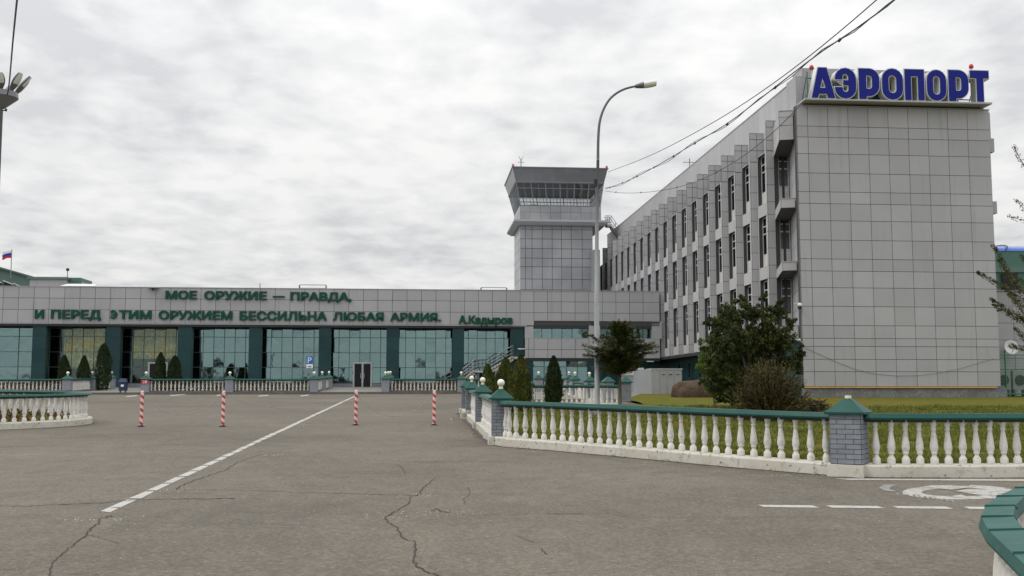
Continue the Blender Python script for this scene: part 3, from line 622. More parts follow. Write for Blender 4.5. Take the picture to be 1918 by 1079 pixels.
# facade levels
zs=4.96; LV=[(5.72,9.08),(9.93,13.24),(14.08,17.37)]   # window bottoms / tops
zcap=19.45
NB=19; D=.5; WL=1.85; RC=.22
fw=MB()
def fpanel(p,q,Z,skip=None):          # panels on vertical plane from p to q (outward normal to the left/camera side)
    e=Vector((q[0]-p[0],q[1]-p[1])); l=e.length; e/=l; n=Vector((e.y,-e.x))
    if n.dot(Vector((-1,-.3)))<0: n=-n
    panels(fw,(p[0],p[1],0),(e.x,e.y),(n.x,n.y),[0,l],Z,.03,.02,skip=skip)
Zp=[zs,5.72,6.9,8.05,9.08,9.93,11.05,12.15,13.24,14.08,15.2,16.3,17.37,18.15,zcap-.32,zcap]
for k in range(NB):
    v0=K0+k*PT; t0=(uO,v0); r0=(uO+D,v0); w1=(uO,v0+WL); r1=(uO+D,v0+PT)
    # backing: pier solid, spandrels, return
    fw.prism([(uO+.02,v0+.02),(uO+D,v0+.02),(uO+D,v0+.30),(uO+.02,v0+.30)],zs,17.39,1)
    zb=[(zs,LV[0][0]),(LV[0][1],LV[1][0]),(LV[1][1],LV[2][0]),(LV[2][1],17.40)]
    for a_,b_ in zb: 
        fw.prism([(uO+.02,v0+.301),(uO+D,v0+.301),(uO+D,v0+WL-.02),(uO+.02,v0+WL-.02)],a_+.003,b_-.003,1)
    fw.prism([(uO+.03,v0+WL-.01),(uO+D+.3,v0+WL-.01),(uO+D+.3,v0+PT-.01),(uO+D+.02,v0+PT-.01)],zs,17.39,1)
    off_=k%3*.12
    ZQ=[zs]+[z+off_ for z in Zp[1:12]]+[17.44]; fpanel(r0,t0,ZQ)
    fpanel(t0,(uO,v0+.28),ZQ)
    for i_,(a_,b_) in enumerate(zb[:3]):
        ZZ=[a_,b_]
        fpanel((uO,v0+.28),w1,ZZ)
    fpanel(w1,r1,[zs,5.72,9.5,13.6,17.4])
    # cap
    # above the window tops the wall is a plain sawtooth: long return, then a frontal face 1 m wide
    q0,q1,q2=(uO,v0),(uO+1.0,v0),(uO+1.0,v0+PT-.02)
    fw.prism([(uO+.02,v0+.03),(uO+1.0,v0+.03),(uO+1.02,v0+PT-.05)],17.46,zcap-.004,1)
    e=1.0; panels(fw,(uO,v0,0),(1,0),(0,-1),[0,.5,1.0],[17.46,18.15+k%2*.1,zcap-.42,zcap],.035,.02,tone=.5)
    fpanel((uO,v0+.02),(uO+1.0,v0+PT-.03),[17.46,18.3,zcap])
    fw.prism([(uO,v0-.03),(uO+1.0,v0-.03),(uO+1.02,v0+PT-.08)],zcap+.002,zcap+.03,0)
    fw.prism([(uO+.03,v0+.05),(uO+D,v0+.05),(uO+D+.4,v0+PT-.05),(uO+.03,v0+WL-.03)],17.40,17.445,0)
fw.box(uO+1.03,uO+1.2,K0+.1,K0+NB*PT,zs,zcap-.1,1)
O.b(fw,'sawtooth_facade',[M['panel2'],M['joint']])
# windows: one mesh data set reused
def officewindow():
    fr=MB(); h=3.32; w0,w1=.28,WL-.0; u=uO+RC
    x=lambda a:a
    fr.box(u,u+.06,w0,w0+.07,.0,h); fr.box(u,u+.06,w1-.12,w1-.05,.0,h); fr.box(u,u+.06,(w0+w1)/2-.09,(w0+w1)/2-.02,.86,h)
    for z in (.80,2.18,2.68,h-.07): fr.box(u-.005,u+.055,w0+.07,w1-.12,z,z+.07)
    pn=MB(); pn.face([(u+.03,w0,.85),(u+.03,w1-.07,.85),(u+.03,w1-.07,h),(u+.03,w0,h)])
    sp=MB(); sp.box(u,u+.06,w0+.07,w1-.12,0.0,.80)
    rv=MB(); rv.box(uO+.03,u+.3,w1-.05,w1-.01,0,h); rv.box(u+.45,u+.5,w0-.2,w1+.1,0,h)
    return fr,pn,sp,rv
fr,pn,sp,rv=officewindow()
dat=[(q.mesh(nm,mt)) for q,nm,mt in ((fr,'window',M['frame']),(pn,'pane',M['glassO']),(sp,'sill_panel',M['cream']),(rv,'reveal',M['reveal']))]
for k in range(NB):
    for lv in LV:
        w=bpy.data.objects.new('window',dat[0]); COL.objects.link(w); w.parent=O.root; w.location=(-O.o[0],K0+k*PT-O.o[1],lv[0]-O.o[2])
        for d_,nm in ((dat[1],'pane'),(dat[2],'sill_panel'),(dat[3],'reveal')):
            c=bpy.data.objects.new(nm,d_); COL.objects.link(c); c.parent=w
# dark slab behind windows (rooms)
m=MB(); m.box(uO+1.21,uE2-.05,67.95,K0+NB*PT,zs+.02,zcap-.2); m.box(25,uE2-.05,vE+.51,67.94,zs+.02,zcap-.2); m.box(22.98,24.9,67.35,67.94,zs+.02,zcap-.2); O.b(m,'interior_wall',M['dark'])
# notch windows next to the corner
un0,un1=22.98,24.0; vN=67.05
for j,lv in enumerate(LV):
    m=MB(); z0,z1=lv
    m.box(un0+.28,un0+.35,vN,vN+.06,z0,z1); m.box(un1-.07,un1,vN,vN+.06,z0,z1)
    for z in (z0+.80,z0+2.18,z0+2.68,z1-.07): m.box(un0+.35,un1-.07,vN-.004,vN+.056,z,z+.07)
    w=O.b(m,'window',M['frameW']); p=MB(); p.face([(un0+.3,vN+.03,z0+.8),(un1,vN+.03,z0+.8),(un1,vN+.03,z1),(un0+.3,vN+.03,z1)]); off(p,*O.o); p.build('pane',M['glassO'],w)
    p=MB(); p.box(un0+.35,un1-.07,vN-.003,vN+.05,z0,z0+1.08); off(p,*O.o); p.build('sill_panel',M['cream'],w); p=MB(); p.box(un0+.3,un1,vN+.12,vN+.16,z0+.8,z1); off(p,*O.o); p.build('blind',M['blind'],w)
m=MB(); m.box(un0+.01,un0+.27,vN-.1,vN+.2,zs,zcap-.1); O.b(m,'reveal',M['reveal'])
NP=[(22.98,66.95),(21.72,62.35),(22.62,62.1),(24.0,66.95)]
for z0,z1,split in ((12.86,13.42,0),(9.03,9.56,0),(17.05,18.85,17.95),(4.96,5.72,0)):
    m=MB(); m.prism(NP[::1] if False else [(22.98,66.95),(21.78,62.35),(22.58,62.1),(24.0,66.95)],z0,z1,1); 
    Zs=[z0,split,z1-.38,z1] if split else [z0,z1]
    e_=Vector((21.78-22.98,62.35-66.95)); l_=e_.length; e_/=l_; panels(m,(22.98,66.95,0),(e_.x,e_.y),(e_.y,-e_.x) if e_.y<0 else (-e_.y,e_.x),[0,l_],Zs,.03,.02)
    e_=Vector((.8,-.25)); l_=e_.length; e_/=l_; panels(m,(21.78,62.35,0),(e_.x,e_.y),(e_.y,-e_.x),[0,l_],Zs,.03,.02)
    m.prism([(22.95,66.95),(21.75,62.30),(22.6,62.05),(24.0,66.95)],z1+.002,z1+.04,0)
    O.b(m,'corner_ledge',[M['panel2'],M['joint']])
for z0,z1 in ((16.35,17.2),(12.55,13.3),(17.2,18.80)):
    m=MB(); dx=.45 if z1<18 else .25
    m.box(uE2+.001,uE2+dx,vE+.35,vE+1.6,z0,z1-.003); O.b(m,'corner_ledge',M['panel'])
# soffit and recessed teal ground floor
m=MB(); m.box(uO,uE2,vE+.6,K0+NB*PT,4.72,4.95); O.b(m,'soffit',M['soffit'])
m=MB(); uT=uO+.95; m.box(uT,uT+.3,66,K0+NB*PT,.6,4.71,1); panels(m,(uT,0,0),(0,1),(-1,0),grid(66,K0+NB*PT,1.2),[.9,1.9,2.9,3.9,4.7],.02,.015,m=0)
m.box(22.55,23.4,61.62,66,.6,4.71,0); O.b(m,'recessed_wall',[M['column'],M['joint']])
m=MB(); m.box(uT-.2,uT-.02,66.2,K0+NB*PT,.6,guv(23,80)+.55); O.b(m,'base_course',M['plinth'])
for k in range(8):
    vv=70+k*3.5; m=MB(); m.box(uT-.06,uT-.02,vv,vv+.7,2.9,4.3); w=O.b(m,'small_window',M['mull']); p=MB(); p.face([(uT-.065,vv+.06,2.96),(uT-.065,vv+.64,2.96),(uT-.065,vv+.64,4.24),(uT-.065,vv+.06,4.24)]); off(p,*O.o); p.build('pane',M['glassO'],w)
# parapet slab, set back, and roof block behind the sign
m=MB(); uS=23.7; m.box(uS,uS+.4,62.4,K0+NB*PT,zcap-.3,21.55,1)
panels(m,(uS,0,0),(0,1),(-1,0),grid(62.4,K0+NB*PT,1.2),[zcap-.3,21.55],.02,.015)
m.box(uS-.05,uS+.45,62.35,K0+NB*PT,21.55,21.62); O.b(m,'roof_parapet',[M['panel2'],M['joint']])
m=MB(); a=Fv(1490,150,62.35)[0]; b=Fv(1502,135,62.35)[0]; m.box(a,b,62.35,64,zEt-.3,21.1); m.box(b,uE2-1.2,62.3,64,zEt-.3,21.6); O.b(m,'roof_block',M['panel'])
m=MB(); m.box(uO+1.25,uE2-.3,vE+.52,K0+NB*PT,zEt-.19,zEt-.1); O.b(m,'roof',M['cabroof'])
q=FT('roof_aerial','tiny cross shaped aerial on the sloping roofline of the office block','aerial',*( (lambda p:(uS+.2,p[0]))(Fu(1291.5,305,uS+.2)) ),21.6); v_,z_=Fu(1291.5,297,uS+.2); m=MB(); m.tube([(uS+.2,v_,21.6),(uS+.2,v_,z_)],.04,6); q.b(m,'rod',M['steel']); m=MB(); m.tube([(uS-.4,v_,z_-.35),(uS+.8,v_,z_-.35)],.03,6); q.b(m,'crossbar',M['steel'])
# ------------------------------------------------ roof sign
vS=60.35
SG=FT('airport_sign','large blue box letters АЭРОПОРТ with white edges on a ledge over the end wall','sign',28,vS,19.0)
m=MB(); a=Fv(1507,194,vS)[0]; b=Fv(1857,197,vS)[0]; m.box(a,b,vS-.1,vS+1.5,19.03,19.13); SG.b(m,'ledge',M['panel'])
m=MB()
for k in range(9): u_=a+.5+(b-a-1)*k/8; m.box(u_-.04,u_+.04,vS+.75,vS+.83,19.14,21.0); m.tube([(u_,vS+.8,20.9),(u_,vS+1.9,19.2)],.03,6)
m.box(a+.4,b-.4,vS+.85,vS+.9,19.5,19.56); m.box(a+.4,b-.4,vS+.85,vS+.9,20.6,20.66)
SG.b(m,'support_frame',M['signside'])
m=MB(); m.box(a+1.3,b-1.9,vS+.95,vS+1.0,19.2,20.85); SG.b(m,'backing_sheet',M['soffit'])
def arc(cx_,cy_,rx,ry,t0,t1,n=8): return [(cx_+rx*math.cos(math.radians(t0+(t1-t0)*k/n)),cy_+ry*math.sin(math.radians(t0+(t1-t0)*k/n))) for k in range(n+1)]
def rO(w,h): return arc(w/2,h-w/2,w/2,w/2,180,0)+arc(w/2,w/2,w/2,w/2,0,-180)
def letter(ch,w):
    h=1.0; s=.30*w*1.05
    if ch=='А': return [[(0,0),(w*.30,h),(w*.66,h),(w,0),(w*.70,0),(w*.655,.14),(w*.315,.14),(w*.27,0)],[(w*.37,.33),(w*.60,.33),(w*.485,.68)]]
    if ch=='О':
        k=w*.31; return [rO(w,h),[(k+x,k+y) for x,y in rO(w-2*k,h-2*k)]]
    if ch=='П': return [[(0,0),(0,h),(w,h),(w,0),(w*.68,0),(w*.68,.78),(w*.32,.78),(w*.32,0)]]
    if ch=='Т': return [[(w*.34,0),(w*.34,.76),(0,.76),(0,h),(w,h),(w,.76),(w*.70,.76),(w*.70,0)]]
    if ch=='Р': return [[(0,0),(0,h)]+arc(w*.5,h-w*.5,w*.5,w*.5,90,0)+arc(w*.5,.10+w*.5,w*.5,w*.5,0,-90)+[(w*.36,.10),(w*.36,0)],[(w*.36,.34)]+arc(w*.50,.34+.14*w,w*.15,w*.15,-90,0,4)+arc(w*.50,h-.22-w*.15,w*.15,w*.15,0,90,4)+[(w*.36,h-.22)]]
    if ch=='Э': return [arc(w*.5,h-w*.5,w*.5,w*.5,180,0)+arc(w*.5,w*.5,w*.5,w*.5,0,-180)+[(0,.37),(w*.36,.37),(w*.36,.34)]+arc(w*.5,.31,w*.14,w*.14,180,360,5)+[(w*.64,.44),(w*.40,.44),(w*.40,.60),(w*.64,.60)]+arc(w*.5,.72,w*.14,w*.14,0,180,5)+[(w*.36,.63),(0,.63)]]
def lmesh(loops,x0,z0,hh,v0,depth,offs,name,mt,par,ft=None):
    ft=ft or SG
    cu=bpy.data.curves.new('l','CURVE'); cu.dimensions='2D'; cu.fill_mode='BOTH'; cu.extrude=depth/2; cu.offset=offs
    for lp_ in loops:
        sp_=cu.splines.new('POLY'); sp_.points.add(len(lp_)-1)
        for i,(x,y) in enumerate(lp_): sp_.points[i].co=(x,y,0,1)
        sp_.use_cyclic_u=True
    o=bpy.data.objects.new('l',cu); COL.objects.link(o); dg=bpy.context.evaluated_depsgraph_get(); dg.update()
    me=bpy.data.meshes.new_from_object(o.evaluated_get(dg)); bpy.data.objects.remove(o)
    for q in me.vertices:
        c=q.co.copy(); q.co=(x0+c.x-ft.o[0],v0-c.z-ft.o[1],z0+c.y-ft.o[2])
    me.flip_normals(); me.materials.clear(); me.materials.append(mt); o=bpy.data.objects.new(name,me); COL.objects.link(o); o.parent=par; return o
ua_,zt=Fv(204.8,581.2,vs); ub_=Fv(220.4,581.2,vs)[0]; zb_=Fv(205,597.4,vs)[1]
m=MB(); uc_,zc_=(ua_+ub_)/2,(zt+zb_)/2; rx,ry=(ub_-ua_)/2,(zt-zb_)/2
for k in range(20):
    q=[]
    for a_,f_ in ((k,1),(k+1,1),(k+1,0),(k,0)):
        t_=math.radians(-143+286*a_/20); fx,fy=(1,1) if f_ else (.48,.54); q.append((uc_+rx*fx*math.cos(t_),zc_+ry*fy*math.sin(t_)))
    for g0,g1 in ((0,1),(1,2),(2,3),(3,0)): m.face([(q[g0][0],vs,q[g0][1]),(q[g1][0],vs,q[g1][1]),(q[g1][0],vs-.12,q[g1][1]),(q[g0][0],vs-.12,q[g0][1])])
    m.face([(u,vs-.12,z) for u,z in q])
m.box(uc_-rx*.55,uc_+rx*.75,vs-.124,vs,zc_-ry*.16,zc_+ry*.16); S2.b(m,'word',M['slogan'])
def sloop(lp_,sx_,sz_): return [(x*sx_,y*sz_) for x,y in lp_]
for ch,x0,x1,t,b_ in (('А',1519,1563,126,187.5),('Э',1563,1602.5,127,188),('Р',1608,1646,128,188.5),('О',1651.5,1690,128,189),('П',1694,1730,129.5,189.5),('О',1735.5,1771,130.5,190),('Р',1776,1812.5,131,190.5),('Т',1816.5,1851,132,191)):
    ua_,zt=Fv(x0,t,vS); ub_=Fv(x1,t,vS)[0]; zb_=19.19; hh=zt-zb_; w=(ub_-ua_)/hh
    loops=[sloop(l_,hh,hh) for l_ in letter(ch,w)]
    body=lmesh(loops,ua_,zb_,hh,vS+.34,.62,.055,'letter',M['signwhite'],SG.root)
    face=lmesh(loops,ua_,zb_,hh,vS-.0,.05,-.005,'face',M['blue'],body)
for xx,yy,lb in ((1520,127,'red obstruction lamp on a short post over the left end of the roof sign'),(1819,125,'red obstruction lamp behind the last letter of the roof sign')):
    u_,z_=Fv(xx,yy,vS+1.3); q=FT('obstruction_lamp',lb,'warning lamp',u_,vS+1.3,19.13,'red lamps over the roof sign'); m=MB(); m.tube([(u_,vS+1.3,19.13),(u_,vS+1.3,z_-.1)],.03,6); q.b(m,'post',M['frame']); m=MB(); m.lathe([(.05,-.12),(.13,-.1),(.14,.05),(.08,.15),(.02,.18)],(u_,vS+1.3,z_),10); q.b(m,'lens',M['red'],smooth=True)
def dome(x,y,v,lab,u=None):
    u_,z_=Fv(x,y,v); q=FT('security_camera',lab,'camera',u_,v+.3,z_); m=MB(); m.lathe([(.02,-.17),(.10,-.13),(.13,-.03),(.13,.0)],(u_,v,z_),12); q.b(m,'dome',M['black'],smooth=True); m=MB(); m.lathe([(.135,0),(.14,.14),(.06,.2),(.02,.21)],(u_,v,z_),12); q.b(m,'hood',M['frameW'],smooth=True); m=MB(); m.box(u_-.25,u_+.02,v-.03,v+.32,z_+.15,z_+.2); q.b(m,'bracket',M['frame'])
dome(1498,574,60.7,'white dome camera low on the left edge of the end wall')
u_,z_=Fv(1490,636,60.5); q=FT('wall_lamp','flat white lamp on an arm at the left edge of the end wall','lamp',u_,60.7,z_); m=MB(); m.box(u_-.42,u_+.25,60.35,60.6,z_-.05,z_+.05); q.b(m,'lamp_head',M['frameW']); m=MB(); m.tube([(u_+.2,60.5,z_-.02),(u_+.55,60.97,z_-.12)],.03,6); q.b(m,'arm',M['frame'])
# slack cable drooping across the end wall
m=MB(); P=[]
for x,y in ((1503,649),(1525,659),(1560,675),(1600,691),(1640,700.5),(1680,704),(1720,703.5),(1760,698),(1800,690),(1835,679),(1862,672)): u_,z_=Fv(x,y,vE-.04); P.append((u_,vE-.04,z_))
q=FT('wall_cable','thin slack cable sagging across the lower part of the blank end wall','cable',P[0][0],vE-.04,P[0][2]); m.tube(P,.010,5); q.b(m,'cable',M['lampgrey'])
# ================================================================ CONTROL TOWER
vB=125.
def tu(x,v=vB): return Fv(x,400,v)[0]
def tz(y,v=vB): return Fv(1040,y,v)[1]
C=FT('control_tower','square grey control tower with outward leaning glass cab above the terminal roof','control tower',16,vB,2.35)
b0,b1=tu(974.5),tu(1110); dB=8.0
m=MB(); zb0,zb1=3.,tz(420)
m.box(b0+.02,b1-.02,vB+.02,vB+dB,zb0,zb1,1)
Zt=[tz(y) for y in (560,543,523,500,484,466,448,430,420)]; Zt=[zb0]+Zt
panels(m,(0,vB+.02,0),(1,0),(0,-1),[b0]+[tu(x) for x in (984,996.5,1015.5,1034,1051.5,1070,1090)]+[b1],Zt,.055,.03)
panels(m,(b0+.02,vB,0),(0,1),(-1,0),grid(0,dB,2.7),Zt,.05,.02)
C.b(m,'shaft',[M['tower'],M['joint']])
c0,c1=tu(973.7),tu(1126)
m=MB(); za,zb_=tz(412),tz(386); m.box(c0+.02,c1-.02,vB+.02,vB+dB,za,zb_,1)
panels(m,(0,vB+.02,0),(1,0),(0,-1),grid(c0,c1,1.2),[za,tz(398),zb_],.03,.02); panels(m,(c0+.02,vB,0),(0,1),(-1,0),grid(0,dB,1.3),[za,tz(398),zb_],.03,.02)
C.b(m,'upper_block',[M['tower'],M['joint']])
s0,s1=tu(963,vB-1),tu(1141,vB-1)
m=MB(); z1=tz(411.5,vB-1); z0=tz(420.5,vB-1)
m.hexa([(s0+.5,vB-.6,z0),(s1-.5,vB-.6,z0),(s1-.5,vB+dB+1,z0),(s0+.5,vB+dB+1,z0),(s0,vB-1,z0+.35),(s1,vB-1,z0+.35),(s1,vB+dB+1.5,z0+.35),(s0,vB+dB+1.5,z0+.35)])
m.box(s0,s1,vB-1,vB+dB+1.5,z0+.351,z1); C.b(m,'balcony_slab',M['panel'])
# cab glazing leaning outwards
zc0,zc1=tz(386),tz(344.5); lo=[(c0+.1,vB+.1),(c1-.1,vB+.1),(c1-.1,vB+dB-.1),(c0+.1,vB+dB-.1)]
h0,h1=tu(966.5,vB-1),tu(1131,vB-1); hi=[(h0,vB-1.0),(h1,vB-1.0),(h1,vB+dB+.9),(h0,vB+dB+.9)]
fr=MB(); pn=MB()
def lerp(a,b,t): return tuple(a[i]+(b[i]-a[i])*t for i in range(len(a)))
for i in range(4):
    j=(i+1)%4; n=6
    for k in range(n):
        for h in range(2):
            t=(k+h*.5)/n; a=(*lerp(lo[i],lo[j],t),zc0); b=(*lerp(hi[i],hi[j],t),zc1); fr.tube([a,b],.055 if h==0 else .03,4)
    for zt,r in ((0.02,.06),(.30,.03),(.74,.05),(1,.12)):
        a=lerp((*lo[i],zc0),(*hi[i],zc1),zt); b=lerp((*lo[j],zc0),(*hi[j],zc1),zt); fr.tube([a,b],r,4)
    pn.face([(*lo[i],zc0),(*lo[j],zc0),(*hi[j],zc1),(*hi[i],zc1)])
fr_=C.b(fr,'cab_window',M['cabframe']); off(pn,*C.o); pn.build('pane',M['glassT'],fr_)
t0,t1=tu(960,vB-1.8),tu(1139,vB-1.8); zr=tz(315,vB-1.8); g0,g1=tu(966,vB-1.05),tu(1132,vB-1.05)
m=MB(); lo2=[(g0,vB-1.05,zc1+.05),(g1,vB-1.05,zc1+.05),(g1,vB+dB+1,zc1+.05),(g0,vB+dB+1,zc1+.05)]; hi2=[(t0,vB-1.8,zr),(t1,vB-1.8,zr),(t1,vB+dB+1.7,zr),(t0,vB+dB+1.7,zr)]
m.hexa(lo2+hi2); C.b(m,'roof_parapet',M['cabroof'])
m=MB(); m.box(t0-.08,t1+.08,vB-1.88,vB+dB+1.78,zr,zr+.12); C.b(m,'roof_coping',M['steel'])
m=MB(); m.box(c0+1.5,c0+2.3,vB+2,vB+4,zc0,zc0+.5); m.box(c0+4,c0+7,vB+1.2,vB+2.0,zc0,zc0+.3); C.b(m,'desk',M['dark'])
m=MB(); m.box(tu(1106),tu(1118),vB-2.0,vB-.01,3,tz(471)); C.b(m,'side_shaft',M['tower'])
# antenna on the cab, red tips on the corners
q=FT('tower_antenna','small forked antenna on the left of the control tower roof','antenna',tu(976,vB),vB+.5,zr+.12); u_=tu(976,vB+.5); zt=Fv(976,293,vB+.5)[1]; zm=Fv(976,304,vB+.5)[1]
m=MB(); m.tube([(u_,vB+.5,zr+.12),(u_,vB+.5,zm+.3)],.06,6); m.tube([(u_,vB+.5,zm+.2),(u_-.28,vB+.5,zt)],.03,5); m.tube([(u_,vB+.5,zm+.2),(u_+.28,vB+.5,zt)],.03,5); m.tube([(u_-.4,vB+.5,zm),(u_+.4,vB+.5,zm)],.03,5); m.tube([(u_,vB+.5,zm),(u_,vB+.5,zt-.1)],.02,5); q.b(m,'rod',M['steel'])
m=MB(); m.box(u_-.15,u_+.15,vB+.35,vB+.65,zr+.121,zr+.3); q.b(m,'base',M['steel'])
for xx,lb in ((961,'red lamp on the left front corner of the control tower roof'),(1137,'red lamp on the right front corner of the control tower roof')):
    u_=tu(xx,vB-1.7); q=FT('obstruction_lamp',lb,'warning lamp',u_,vB-1.7,zr+.12,'red lamps on the tower roof'); m=MB(); m.lathe([(.14,0),(.14,.15),(.1,.28),(.02,.32)],(u_,vB-1.7,zr+.12),8); q.b(m,'lens',M['red'])
# gangway from the tower balcony to the office roof
GW=FT('roof_gangway','steel gangway with handrails from the tower balcony down to the office roof','gangway',s1,vB+1,z1)
zA=tz(416); ua_,ub_=s1,tu(1146,vB); m=MB(); m.box(s1,ub_,vB+.5,vB+1.7,zA-.35,zA-.1); GW.b(m,'platform',M['panel'])
uc_=tu(1163,vB); zC=tz(425); m=MB()
m.hexa([(ub_,vB+.6,zA-.5),(uc_,vB+.6,zC-1.4),(uc_,vB+1.6,zC-1.4),(ub_,vB+1.6,zA-.5),(ub_,vB+.6,zA-.15),(uc_,vB+.6,zC-1.1),(uc_,vB+1.6,zC-1.1),(ub_,vB+1.6,zA-.15)]); GW.b(m,'stair_flight',M['steel'])
m=MB()
for vv in (vB+.55,vB+1.65):
    for hh in (.55,1.05): m.tube([(s1-.2,vv,zA-.1+hh),(ub_,vv,zA-.1+hh),(uc_,vv,zC-1.1+hh)],.035,5)
    for t in (0,.5,1): u_=s1+(ub_-s1)*t; m.tube([(u_,vv,zA-.3),(u_,vv,zA+.95)],.035,5)
    for t in (.5,1): u_=ub_+(uc_-ub_)*t; zz=zA-.1+(zC-1.1-zA+.1)*t; m.tube([(u_,vv,zz-.2),(u_,vv,zz+1.05)],.035,5)
GW.b(m,'handrail',M['steel'])
# ================================================================ RIGHT EDGE
RW=FT('blue_roof_building','green walled building with curved bright blue roof behind the end wall','building',44,84,1.8)
a,zt=Fv(1866,468,84); m=MB(); n=10; zb_=Fv(1866,469.5,84)[1]; zt=Fv(1895,453,84)[1]
pr=[(84+4*math.cos(t),zb_+(zt-zb_)*math.sin(t)*1.0) for t in [math.pi-math.pi*k/n for k in range(n+1)]]
for k in range(n):
    (v0,z0),(v1,z1_)=pr[k],pr[k+1]; m.face([(a-.5,v0+4,z0),(a+22,v0+4,z0),(a+22,v1+4,z1_),(a-.5,v1+4,z1_)])
m.face([(a-.5,v+4,z) for v,z in pr]); RW.b(m,'roof',M['blueroof'])
m=MB(); P=[(Fv(1887,454,83.5)[0]+.9*math.sin(t),84.1-.3+ (4*(1-math.cos(t))),zb_+(zt-zb_)*math.sin(t)+.05) for t in [math.pi/2*k/6 for k in range(7)]]; m.tube(P,.05,5); RW.b(m,'roof_cable',M['wire'])
m=MB(); zz=Fv(1866,500,84)[1]; m.box(a-.4,a+22,84.05,92,1.5,zb_-.003); RW.b(m,'wall',M['greenwall'])
m=MB(); m.box(a-.45,a+22,83.9,84.04,Fv(1866,503,84)[1]-.3,Fv(1866,500,84)[1]); RW.b(m,'gutter',M['greenroof'])
m=MB(); x0,z0=Fv(1877,545,83.9); x1,z1_=Fv(1905,512,83.9); m.box(x0,x1,83.8,83.9,z0,z1_); RW.b(m,'window',M['dark'])
LW=FT('side_annex','low grey panelled annex wall right of the end wall, behind the mesh fence','annex',38,66,1.4)
a=uE2+.05; m=MB(); zt=Fv(1890,546,66)[1]; m.box(a,a+14,66.02,72,1.2,zt,1); panels(m,(0,66.02,0),(1,0),(0,-1),grid(a,a+14,1.25),[1.3,2.6,3.9,5.1,6.2,7.3,zt],.025,.02); LW.b(m,'wall',[M['panel'],M['joint']])
m=MB(); m.box(a,a+14,65.95,72,zt+.002,zt+.1); LW.b(m,'coping',M['cabroof'])
u_,z_=Fv(1894,652,65.2); q=FT('satellite_dish','small white satellite dish above the green mesh fence','satellite dish',u_,65.9,z_); m=MB()
m.lathe([(.02,0),(.2,.02),(.38,.08),(.48,.15),(.49,.16),(.38,.10),(.2,.04),(.02,.02)],(0,0,0),18)
rot=Matrix.Rotation(math.radians(78),3,'X')@Matrix.Rotation(0,3,'Z'); m.v=[tuple(Vector((u_,65.3,z_))+rot@Vector(p)) for p in m.v]; q.b(m,'dish',M['frameW'],smooth=True)
m=MB(); m.tube([(u_,65.3,z_),(u_,66.0,z_-.15)],.04,6); m.tube([(u_,65.25,z_-.35),(u_,64.85,z_-.05)],.02,5); q.b(m,'arm',M['steel'])
# green mesh fence
fx0,fz=G(1862,746).x,0
FN=thing('mesh_fence','green wire mesh fence panel with posts at the right end of the end wall','fence',(*G(1858,746)[:2],gz(62)+.1))
ox,oy=FN.location[0],FN.location[1]; dirx=Vector((CP,SP)); 
def fpos(d,z,w=0): return (dirx.x*d-dirx.y*w*-1*0, dirx.y*d+w, z)
m=MB()
for k in range(0,75): m.tube([fpos(.05+k*.08,.15),fpos(.05+k*.08,2.65)],.007,3,cap=False)
for k in range(0,14): m.tube([fpos(0,.2+k*.19),fpos(6,.2+k*.19)],.006,3,cap=False)
m.build('mesh_panel',M['meshgreen'],FN)
for d in (0,.95,3.1,5.4): m=MB(); m.tube([fpos(d,-.1),fpos(d,2.9)],.045,8); m.build('post',M['meshgreen'],FN)
for z in (.25,1.75,2.62): m=MB(); m.tube([fpos(0,z),fpos(6,z)],.03,6); m.build('rail',M['meshgreen'],FN)
# things behind the fence: two outdoor units
for x,lb in ((1878,'pale air conditioner box behind the mesh fence, next to the end wall'),(1908,'air conditioner box behind the mesh fence, at the right edge')):
    u_,z_=Fv(x,735,64.5); q=FT('air_conditioner',lb,'air conditioner',u_,64.5,1.5,'air conditioners behind the fence'); m=MB(); m.box(u_-.45,u_+.45,64.3,64.7,1.9,3.1); q.b(m,'casing',M['cab']); m=MB()
    m.lathe([(.33,0),(.33,.03)],(0,0,0),16); m.v=[(u_+a_,64.28-c_,2.5+b_) for a_,b_,c_ in m.v]; q.b(m,'fan_grille',M['joint']); m=MB(); m.box(u_-.4,u_-.3,64.3,64.7,1.3,1.899); m.box(u_+.3,u_+.4,64.3,64.7,1.3,1.899); q.b(m,'stand',M['steel'])
